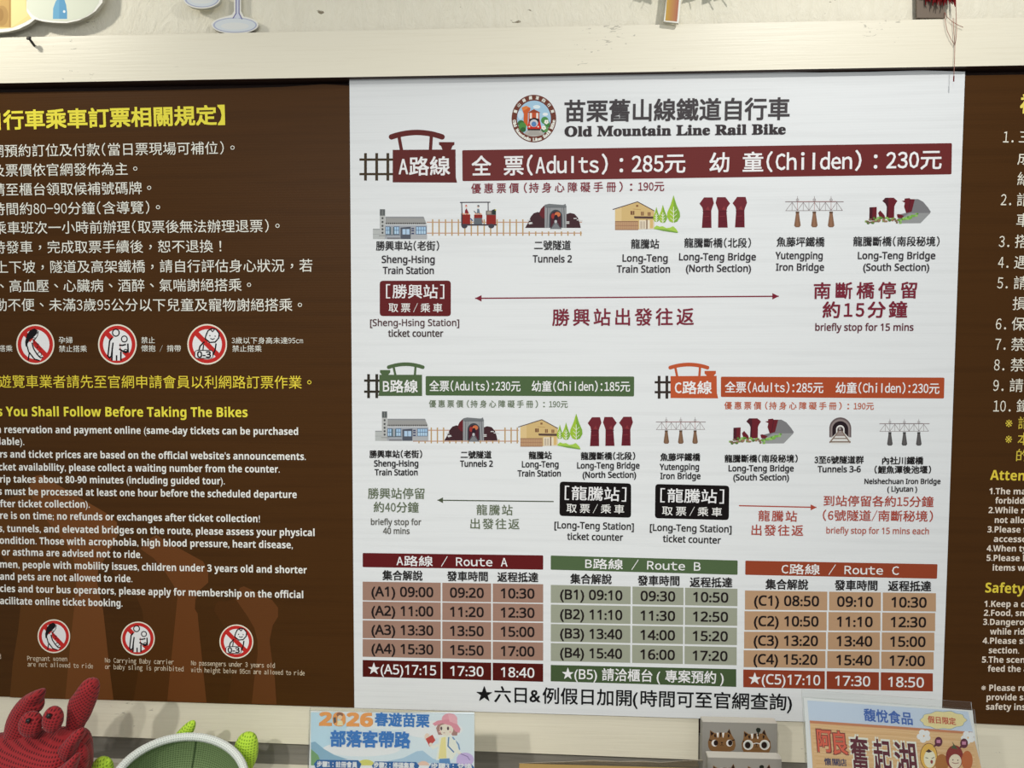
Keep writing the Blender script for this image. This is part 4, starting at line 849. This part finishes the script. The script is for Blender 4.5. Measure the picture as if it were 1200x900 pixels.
BLACKB = plain('black_bead', (0.012, 0.010, 0.010), .25)
YCR = -0.24
cr = thing('crab_toy', 'red mesh-fabric crab toy with raised claws at the bottom left', 'soft toy', (YP(YCR)(45, 880).x, YCR, ZC))
zb = 1350
pillow('body', [(-75, 895), (-60, 875), (-30, 866), (5, 861), (40, 857.5), (70, 855), (88, 856), (97, 862), (101, 880), (100, 920), (92, 965), (72, 992), (30, 1000), (-20, 998), (-55, 982), (-78, 960), (-85, 920)], YCR, 0.085, RED, cr, 2, .12, spine=[(-15, 940), (45, 935)])
pillow('claw', [(7, 863), (7.5, 850), (11, 838), (18, 826), (27, 816), (37, 811), (46, 808.5), (49.5, 812), (48.5, 820), (46.5, 824), (49.5, 828), (48, 833), (44, 835), (42, 842), (40, 862), (30, 880), (15, 882)], YCR + .005, .022, RED, cr, 1, .5, spine=[(22, 862), (30, 832), (42, 815)])
pillow('claw', [(76, 862), (80, 852), (80.8, 838), (81, 820), (88, 812), (94, 803), (100, 796), (107, 794.5), (113, 797), (115, 806), (113.5, 818), (109, 830), (104, 842), (97, 852), (92, 866), (84, 880), (76, 876)], YCR + .02, .02, RED, cr, 1, -.45, spine=[(84, 862), (94, 832), (104, 808)])
for cx, cy, rx, ry, px_, py_ in ((36, 848.5, 13, 15, 32.5, 845), (62, 843, 11, 15.5, 56.5, 839.5)):
    e_ = pillow('eye', [(cx + rx * math.cos(R(t)), cy + ry * math.sin(R(t))) for t in range(0, 360, 24)], YCR - .03, .017, RED, cr, 1, .3)
    p = YP(YCR - .047)(px_, py_); V, F = tube([p + Vector((0, .004, 0)), p, p + Vector((0, -.0025, 0))], [.004, .0042, .002], 12); mobj('pupil', V, F, BLACKB, e_ if False else cr, smooth=True)
pillow('shoulder', [(66, 880), (78, 866), (88, 856), (96, 852.5), (98.5, 858), (96, 866), (90, 873), (88, 885), (76, 895)], YCR - .03, .018, RED, cr, 1, .4)
pillow('leg', [(92, 868), (99, 873), (102.5, 884), (101, 900), (96, 925), (86, 955), (76, 950), (80, 915), (85, 888)], YCR - .015, .02, RED, cr, 1, -.2)
pillow('leg', [(60, 905), (78, 893), (92, 880), (92, 890), (84, 910), (70, 960), (58, 955)], YCR - .055, .02, RED, cr, 1, .7)
# frog tote: tilted bucket with white bound mouth
YF = -0.235
RC_ = YP(YF)(210, 921)
fg = thing('frog_bag', 'lime green frog bag with wide white-rimmed mouth, beside the red crab toy', 'bag', (RC_.x, YF, ZC))
rad = (YP(YF)(288, 921) - RC_).length * .935
tilt = R(14); up = (Matrix.Rotation(R(14), 3, 'Y') @ Vector((0, -math.sin(tilt), math.cos(tilt)))); fx = Vector((1, 0, 0)); fx = (fx - up * fx.dot(up)).normalized(); fy = up.cross(fx)
def lathe(name, prof, mat, n=56, label=None, pitch_u=True):
    V, F, UV = [], [], []
    for k, (r_, h_) in enumerate(prof):
        c = RC_ + up * h_
        for i in range(n):
            t = 2 * math.pi * i / n; V.append(c + fx * r_ * math.cos(t) + fy * r_ * math.sin(t))
    for k in range(len(prof) - 1):
        for i in range(n): j = (i + 1) % n; F.append((k * n + i, k * n + j, (k + 1) * n + j, (k + 1) * n + i))
    o = mobj(name, V, F, mat, fg, smooth=True, label=label)
    uv = o.data.uv_layers.new(name='UVMap'); data = []
    hs = [0]
    for k in range(1, len(prof)): hs.append(hs[-1] + math.hypot(prof[k][0] - prof[k - 1][0], prof[k][1] - prof[k - 1][1]))
    rm = max(p[0] for p in prof)
    for k in range(len(prof) - 1):
        for i in range(n): data += [rm * 2 * math.pi * i / n, hs[k], rm * 2 * math.pi * (i + 1) / n, hs[k], rm * 2 * math.pi * (i + 1) / n, hs[k + 1], rm * 2 * math.pi * i / n, hs[k + 1]]
    uv.data.foreach_set('uv', data); return o
lathe('body', [(rad, 0), (rad * 1.02, -.02), (rad * 1.0, -.048), (rad * .93, -.073), (rad * .8, -.095), (rad * .55, -.111), (rad * .25, -.117), (0.001, -.118)], LIME)
lathe('lining', [(rad * .97, -.001), (rad * .985, -.02), (rad * .965, -.047), (rad * .9, -.071), (rad * .77, -.09), (rad * .53, -.106), (rad * .24, -.112), (0.001, -.113)], GREENL, label='dark green mesh lining')
lathe('rim', [(rad * (1 - .012) + .0078 * math.cos(t * math.pi / 6), .0075 * math.sin(t * math.pi / 6)) for t in range(13)], WRIM, label='padded white rim')
V, F = tube([RC_ + fy * -(0) + up * h_ + (fx * math.cos(R(100)) + fy * math.sin(R(100))) * r_ for r_, h_ in ((rad * .962, -.003), (rad * .977, -.02), (rad * .957, -.047), (rad * .89, -.070), (rad * .76, -.0885))], .0011, 6); mobj('seam', V, F, plain('dark_seam', (0.05, .09, .03), .8), fg)
pillow('eye', [(270, 905), (270, 890), (275, 872), (281, 861), (290, 857), (299, 860), (302.5, 871), (302, 886), (297, 899), (288, 912)], YF + .15, .02, LIME, fg, 1, .1)
pillow('finger', [(200, 872), (204, 862), (212, 853), (220, 846), (226.5, 843.5), (229.5, 847), (228, 855), (224, 862), (218, 874)], YF + .13, .012, LIME, fg, 1, .35)
pillow('arm', [(104, 905), (108, 895), (113, 888.5), (120, 886), (127, 888), (131.5, 895), (132, 906), (128, 925), (140, 950), (120, 960), (106, 930)], YF + .03, .018, LIME, fg, 1, -.2)

# ------------------------------------------------------------------ leaflets in clear stands
def clear_mat(name, tint, refl):
    m = bpy.data.materials.new(name); m.use_nodes = True; t = m.node_tree; t.nodes.clear()
    out = node(t, 'ShaderNodeOutputMaterial'); mx = node(t, 'ShaderNodeMixShader'); tr = node(t, 'ShaderNodeBsdfTransparent'); gl = node(t, 'ShaderNodeBsdfGlossy', i_Roughness=.04)
    tr.inputs[0].default_value = (*tint, 1); fr = node(t, 'ShaderNodeFresnel', i_IOR=1.45); ml = node(t, 'ShaderNodeMath', operation='MULTIPLY'); ml.inputs[1].default_value = refl
    t.links.new(fr.outputs[0], ml.inputs[0]); t.links.new(ml.outputs[0], mx.inputs[0]); t.links.new(tr.outputs[0], mx.inputs[1]); t.links.new(gl.outputs[0], mx.inputs[2]); t.links.new(mx.outputs[0], out.inputs[0]); return m
ACR = clear_mat('clear_acrylic', (0.975, 0.985, 0.98), 1.0)
AED = clear_mat('acrylic_cut_edge', (0.7, 0.7, 0.7), 1.6)
t = AED.node_tree; mo = next(n for n in t.nodes if n.type == 'OUTPUT_MATERIAL'); src = mo.inputs[0].links[0].from_socket
mx = node(t, 'ShaderNodeMixShader'); mx.inputs[0].default_value = .45; df = node(t, 'ShaderNodeBsdfDiffuse'); df.inputs[0].default_value = (.6, .6, .6, 1)
t.links.new(src, mx.inputs[1]); t.links.new(df.outputs[0], mx.inputs[2]); t.links.new(mx.outputs[0], mo.inputs[0])
PAPER = plain('leaflet_paper', (0.80, 0.81, 0.80), .5)
def stand(TL, TR, n, p, lab_s, lab_p, back, border, th):
    """card holder: two clear sheets joined at the foot with the leaflet between them, leaning back on n"""
    pl = Plane(p, n); A, B = pl(*TL), pl(*TR); X = (B - A); wd = X.length; X.normalize(); N = pl.n; D = N.cross(X); D = D if D.z < 0 else -D
    H = (ZC + .002 - A.z) / D.z; H2 = (ZC + .002 - B.z) / D.z
    foot = (A + B) / 2 + D * (H + H2) / 2
    s = thing('leaflet_stand', lab_s, 'leaflet stand', (foot.x, foot.y, ZC), 'clear leaflet stands')
    q = lambda x, d, o_: A + X * x + D * d + N * o_
    lastH = lambda x: H + (H2 - H) * x / wd
    def sh(name, o0, t_, ext=0.0):
        return prism(name, [q(0, lastH(0), o0), q(wd, lastH(wd), o0), q(wd, -ext, o0), q(0, -ext, o0)], N * -t_, ACR, s, AED)
    sh('front_sheet', .0034, .0014); sh('back_sheet', -.0012 - back, .0026, .010 if back else .0035)
    f0 = q(0, lastH(0), -.004 - back); f1 = q(wd, lastH(wd), -.004 - back)
    Nn = Vector((N.x, N.y, 0)).normalized()
    prism('foot', [Vector((v_.x, v_.y, ZC + .003)) for v_ in (f0 + Nn * .012, f1 + Nn * .012, f1 - Nn * .07, f0 - Nn * .07)], (0, 0, -.003), ACR, s, AED)
    o = thing('leaflet', lab_p, 'leaflet', foot + N * .0004, 'leaflets in clear stands')
    prism('sheet', [q(.002, lastH(0) - .004, .0004), q(wd - .002, lastH(wd) - .004, .0004), q(wd - .002, .0022, .0004), q(.002, .0022, .0004)], N * -.0006, PAPER, o)
    return o, Plane(A + N * .0005, N)
# left leaflet
n1 = Vector((0, -math.cos(R(8)), math.sin(R(8))))
o, P1 = stand((363, 831.5), (556.5, 836.5), n1, (0, -.21, .88), 'clear acrylic stand holding the sky-blue 2026 leaflet, below the white board', 'pale blue 2026 leaflet with a girl in a pink hat', 0, 0, 0)
a = Art(P1, tf=(350, 820, 5.714), lw=212, layer=1, flute=False)
lw1 = 212
a.rect(82, 84, 1176, 640, (212, 222, 226)); a.poly([(82, 84), (260, 84), (330, 180), (280, 260), (420, 320), (360, 360), (82, 330)], (188, 214, 226)); a.disc(420, 330, 260, 50, (226, 232, 234), 24); a.disc(900, 200, 200, 60, (226, 230, 236), 24); a.disc(620, 150, 240, 50, (222, 230, 234), 24)
a.poly([(82, 285), (110, 280), (170, 330), (240, 370), (330, 400), (82, 420)], (140, 176, 196)); a.poly([(82, 330), (130, 370), (150, 420), (82, 460)], (120, 160, 110)); a.poly([(600, 410), (700, 390), (790, 345), (830, 340), (900, 395), (1000, 420), (600, 430)], (170, 196, 214))
a.disc(450, 440, 60, 40, (208, 204, 110), 16); a.disc(835, 440, 40, 30, (226, 190, 170), 14); a.rect(82, 440, 1176, 700, (226, 232, 232))
for x0, x1 in ((102, 420), (490, 808), (870, 1176)): a.poly([(x0 + 22, 402 + (x0 - 100) * .027), (x1 - 22, 405 + (x0 - 100) * .03), (x1, 430 + (x0 - 100) * .03), (x1 - 20, 480), (x0 + 20, 480), (x0, 430 + (x0 - 100) * .03)], (46, 98, 158))
sk, hr = (240, 216, 200), (166, 126, 118)
a.poly([(920, 190), (940, 150), (1050, 150), (1070, 200), (1060, 240), (1030, 240), (1010, 215), (960, 235), (935, 235)], hr); a.disc(990, 195, 46, 48, sk, 26)
a.poly([(940, 180), (950, 140), (1000, 150), (1040, 190), (1050, 220), (1030, 180), (990, 160), (955, 170)], hr)
a.disc(1010, 130, 52, 40, (222, 158, 168), 24); a.poly([(896, 160), (930, 140), (1000, 132), (1060, 160), (1084, 196), (1076, 222), (1050, 214), (1020, 172), (960, 158), (912, 176)], (214, 144, 156)); a.poly([(1000, 96), (1050, 104), (1064, 150), (1060, 165), (1010, 145)], (230, 172, 180))
for x in (955, 1000): a.disc(x, 192, 7, 13, (92, 66, 70), 12)
a.disc(945, 214, 9, 5, (240, 180, 176), 10); a.disc(1016, 216, 9, 5, (240, 180, 176), 10); a.line([(968, 222), (982, 222)], 3, (160, 90, 90))
a.poly([(940, 255), (975, 240), (1020, 245), (1056, 290), (1060, 350), (1030, 400), (920, 405), (935, 320)], (240, 232, 214)); a.poly([(955, 255), (985, 248), (990, 392), (935, 395), (945, 320)], (238, 214, 150)); a.line([(1005, 250), (1000, 310), (1040, 352)], 9, (92, 128, 172)); a.line([(1030, 250), (1070, 300), (1078, 335)], 9, (112, 146, 186))
a.line([(1040, 270), (1060, 340), (1080, 360)], 22, (238, 230, 212)); a.disc(1080, 362, 12, 9, sk, 12); a.disc(860, 250, 18, 26, (236, 206, 188), 14); a.line([(872, 290), (900, 320), (935, 300)], 18, (240, 232, 214))
a.poly([(850, 262), (896, 234), (916, 272), (876, 314)], (190, 74, 66)); a.disc(885, 300, 12, 12, sk, 12); a.poly([(942, 396), (1010, 392), (1018, 440), (940, 440)], (96, 142, 190))
a.disc(1115, 400, 58, 46, (196, 176, 216), 24); a.line([(1085, 362), (1130, 380), (1150, 410)], 5, (130, 110, 160)); a.rect(1056, 405, 1160, 425, (200, 180, 218))
art1 = a.done('printed_face', o)
TP = lambda s, x0, x1, y0, y1, em, c, st='half', bo=.03, pl_=P1, par=art1, lw=212: T(par, (s, x0, x1), y0, y1, em, c, st, bo, pl_, lw=lw, layer=9, flute=False)
TP('2026', 374.5, 436.6, 842.3, 843.4, 21, (218, 150, 84), 'bold', .03)
a = Art(P1, tf=(350, 820, 5.714), lw=212, layer=14, flute=False); a.disc(275, 100, 22, 16, (150, 102, 76), 16); a.disc(277, 118, 15, 15, (232, 196, 160), 14); a.poly([(232, 120), (248, 116), (252, 150), (236, 160)], (110, 92, 80)); a.poly([(262, 140), (292, 140), (300, 172), (256, 172)], (240, 214, 170)); a.done('printed_figure', art1)
TP('春遊苗栗', 439.6, 502.8, 843, 845, 16.5, (58, 116, 180), bo=.034); TP('部落客帶路', 387.6, 480.4, 865.6, 867.6, 20, (58, 116, 180), bo=.036)
TP('步驟1：註冊會員', 371.5, 418.5, 895.4, 896.4, 7.4, (225, 232, 238)); TP('步驟2：掃碼集章', 438, 485.5, 896.6, 897.4, 7.4, (225, 232, 238)); TP('步驟3：兌換', 505, 553, 897.6, 898.4, 7.4, (225, 232, 238))
# right leaflet: turned towards the right and leaning back
yw, tl = R(-9.5), R(19)
n2 = Matrix.Rotation(yw, 3, 'Z') @ Vector((0, -math.cos(tl), math.sin(tl)))
o, P2 = stand((940.5, 816), (1141, 831), n2, YP(-.20)(940.5, 816), 'clear acrylic stand with thick top edge holding the wood-patterned leaflet, bottom right', 'leaflet with pale blue header over wood-grain print, leaning at the bottom right', .006, 0, 0)
a = Art(P2, tf=(935, 805, 5.217), lw=214, layer=1, flute=False)
a.poly([(58, 82), (1040, 150), (1160, 640), (100, 640)], (196, 208, 224)); a.poly([(72, 205), (1068, 275), (1160, 640), (100, 640)], (216, 178, 130))
rr = random.Random(9)
for i in range(26):
    y0 = 212 + i * 15; c = rr.choice([(204, 160, 108), (224, 190, 146), (198, 152, 104), (228, 196, 152)]); ph = rr.uniform(0, 6)
    pts = [(76 + i * 2 + k * 82, y0 + 5.8 * k + 4 * math.sin(ph + k * .9)) for k in range(13)]; a.line(pts, rr.uniform(2, 5), c)
a.poly([(72, 205), (560, 238), (1068, 275), (1068, 290), (560, 254), (74, 222)], (196, 130, 92))
a.poly([(x, y) for x, y in [(890 + 140 * math.cos(R(t)) * (1 + .04 * math.cos(R(t * 10))), 203 + 56 * math.sin(R(t)) * (1 + .06 * math.cos(R(t * 10)))) for t in range(0, 360, 6)]], (120, 150, 180)); a.poly([(x, y) for x, y in [(890 + 137 * math.cos(R(t)) * (1 + .04 * math.cos(R(t * 10))), 203 + 53 * math.sin(R(t)) * (1 + .06 * math.cos(R(t * 10)))) for t in range(0, 360, 6)]], (240, 214, 158))
for cx, cy in ((770, 300), (1040, 310)):
    for k in range(5): a.disc(cx + 24 * math.cos(k * 1.257 + .5), cy + 24 * math.sin(k * 1.257 + .5), 20, 18, (232, 228, 228), 12)
a.disc(800, 425, 54, 82, (124, 82, 44), 28); a.disc(800, 425, 50, 78, (222, 178, 84), 28); a.disc(806, 440, 36, 54, (240, 222, 196), 24); a.poly([(780, 395), (800, 380), (822, 396), (800, 402)], (60, 30, 30)); a.line([(780, 432), (796, 436)], 4, (60, 40, 40)); a.line([(818, 438), (834, 430)], 4, (60, 40, 40)); a.disc(818, 458, 8, 12, (150, 60, 60), 12); a.disc(880, 470, 40, 60, (170, 110, 50), 20)
a.disc(958, 430, 54, 74, (136, 44, 36), 28); a.poly([(935, 375), (950, 355), (942, 332), (955, 350), (978, 380)], (76, 84, 50)); a.disc(962, 455, 38, 44, (236, 214, 190), 24); a.line([(942, 462), (962, 468), (984, 464)], 4, (140, 60, 60)); a.disc(948, 446, 4, 4, (60, 40, 40), 8); a.disc(978, 448, 4, 4, (60, 40, 40), 8); a.disc(1035, 450, 34, 60, (188, 104, 54), 20)
for cx, cy in ((860, 335), (1016, 345)): a.disc(cx, cy, 24, 30, (96, 34, 54), 16); a.poly([(cx - 20, cy + 10), (cx - 34, cy + 34), (cx - 6, cy + 24)], (96, 34, 54)); a.rect(cx - 12, cy - 12, cx + 12, cy + 8, (196, 130, 160))
art2 = a.done('printed_face', o)
TQ = lambda s, x0, x1, y0, y1, em, c, st='half', bo=.03, layer=9: T(art2, (s, x0, x1), y0, y1, em, c, st, bo, P2, lw=214, layer=layer, flute=False)
TQ('馥悅食品', 1012.5, 1069, 837.6, 842.6, 15.5, (66, 100, 168), bo=.02); TQ('假日限定', 1087.5, 1120, 843, 845.6, 8.6, (188, 92, 70), bo=.02)
for ch, x0, x1, yc, em in (('奮', 996.5, 1018.5, 884, 46), ('起', 1023.5, 1045, 887, 45), ('湖', 1048.5, 1074.5, 890, 45)):
    TQ(ch, x0, x1, yc, yc + 1.6, em, (232, 222, 208), bo=.05, layer=8); TQ(ch, x0 + .8, x1 - .8, yc, yc + 1.6, em * .96, (92, 32, 44), bo=.017, layer=10)
for ch, x0, x1, yc in (('阿', 957.5, 974.5, 867.5), ('良', 976, 993, 870.5)):
    TQ(ch, x0, x1, yc, yc + 1, 29, (120, 60, 50), bo=.045, layer=8); TQ(ch, x0 + .6, x1 - .6, yc, yc + 1, 28, (206, 96, 72), bo=.018, layer=10)
for ch, x0, x1, yc in (('懷', 966, 974, 892.5), ('關', 975.5, 984, 893), ('店', 984.5, 992, 893.5)): TQ(ch, x0, x1, yc, yc + .5, 9, (70, 64, 90), bo=.02)

# ------------------------------------------------------------------ boxes
KRAFT = plain('kraft_card', (0.40, 0.26, 0.085), .7)
yk = -.26; A, B = YP(yk + .08)(608.5, 896), YP(yk + .08)(820, 898)
kb = thing('cardboard_box', 'kraft cardboard box wrapped in clear film under the white board', 'box', ((A.x + B.x) / 2, yk, ZC))
zt = (A.z + B.z) / 2
box('box_body', (A.x, B.x, yk, yk + .08, ZC, zt), KRAFT, kb, .0015)
yf = yk + .0815
pts = [YP(yf)(*p) for p in ((608, 894.6), (640, 893.4), (668, 892.6), (695, 890.8), (725, 892.6), (752, 892), (775, 893.6), (800, 891.6), (824, 890.4))]
FILM = clear_mat('clear_film', (.80, .79, .76), 2.2)
prism('film_wrap', pts[::-1] + [Vector((A.x - .001, yf, ZC + .002)), Vector((B.x + .001, yf, ZC + .002))], (0, .0004, 0), FILM, kb)
prism('film_seam', [q for q in pts] + [q - Vector((0, 0, .0022)) for q in pts[::-1]], (0, .0012, 0), plain('folded_film', (.52, .46, .36), .25, .6), kb)
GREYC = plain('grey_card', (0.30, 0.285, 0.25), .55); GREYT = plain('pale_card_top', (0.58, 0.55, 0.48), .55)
def cat_face(a, cx, cy, s, glasses):
    br, dk, wh = (134, 98, 62), (46, 34, 30), (232, 228, 220)
    X = lambda x, y: (cx + x * s, cy + y * s)
    a.poly([X(*p) for p in [(-135, 60), (-140, 10), (-122, -40), (-118, -110), (-70, -80), (0, -88), (50, -85), (75, -125), (100, -60), (132, -10), (138, 45), (122, 90), (60, 112), (-70, 112), (-120, 90)]], br)
    a.poly([X(-116, -100), X(-80, -76), X(-108, -52)], dk); a.poly([X(56, -90), X(74, -118), X(92, -64)], dk)
    for x in (-42, 12): a.poly([X(x - 12, -84), X(x + 12, -86), X(x + 8, -40), X(x - 2, -34)] if x < 0 else [X(x - 10, -84), X(x + 14, -86), X(x + 4, -34), X(x - 4, -38)], wh)
    a.poly([X(-22, -86), X(-4, -86), X(-8, -40), X(-16, -40)], dk)
    for sg in (-1, 1):
        a.poly([X(sg * 60, -70), X(sg * 78, -66), X(sg * 74, -40), X(sg * 60, -36)], dk); a.poly([X(sg * 100, -10), X(sg * 128, -18), X(sg * 128, -6), X(sg * 102, 0)], dk)
    if glasses:
        for x in (-78, 78): a.disc(*X(x, 22), 48 * s, 48 * s, wh, 28); a.disc(*X(x, 22), 38 * s, 38 * s, (196, 200, 190), 24); a.disc(*X(x - 4, 24), 27 * s, 31 * s, dk, 20)
        a.line([X(-34, 12), X(0, 4), X(34, 12)], 8 * s, wh)
    else:
        for x, d in ((-72, 12), (76, 8)): a.disc(*X(x, 20), 32 * s, 34 * s, wh, 24); a.disc(*X(x + d, 18), 22 * s, 28 * s, dk, 20)
    a.poly([X(-14, 10), X(14, 10), X(0, 26)], dk); a.line([X(0, 26), X(0, 38)], 4 * s, dk); a.line([X(-16, 44), X(0, 37), X(16, 44)], 4 * s, dk)
for k, (q, yb_, dep) in enumerate((([(823.2, 845.8), (911, 848)], -.085, .020), ([(829.5, 888), (916, 889.2)], -.14, .020))):
    pl = YP(yb_); A, B = pl(*q[0]), pl(*q[1]); zt = (A.z + B.z) / 2
    g = thing('card_box', ['upright grey box printed with two tabby cat faces, one wearing round glasses', 'grey box in front of the cat-faced box, only its top edge showing'][k], 'box', ((A.x + B.x) / 2, yb_, ZC), 'grey cat boxes')
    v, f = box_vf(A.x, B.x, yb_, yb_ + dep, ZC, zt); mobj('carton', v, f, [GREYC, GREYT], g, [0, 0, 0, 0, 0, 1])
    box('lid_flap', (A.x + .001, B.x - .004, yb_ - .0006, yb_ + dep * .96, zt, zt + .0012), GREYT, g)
    if k == 0:
        a = Art(pl, tf=(810, 830, 8.571), lw=225, flute=False); cat_face(a, 308, 330, 1.0, False); cat_face(a, 655, 345, 1.06, True)
        a.line([(672, 285), (674, 225)], 14, (46, 40, 36)); a.poly([(650, 210), (664, 196), (688, 198), (700, 215), (690, 240), (672, 248), (656, 236)], (40, 44, 36)); a.done('printed_face', g)
    else:
        a = Art(pl, tf=(810, 830, 8.571), lw=225, flute=False); cat_face(a, 345, 690, 1.06, False); cat_face(a, 700, 700, 1.1, True); a.disc(708, 590, 24, 20, (40, 44, 36), 14); a.done('printed_face', g)

flush_text()
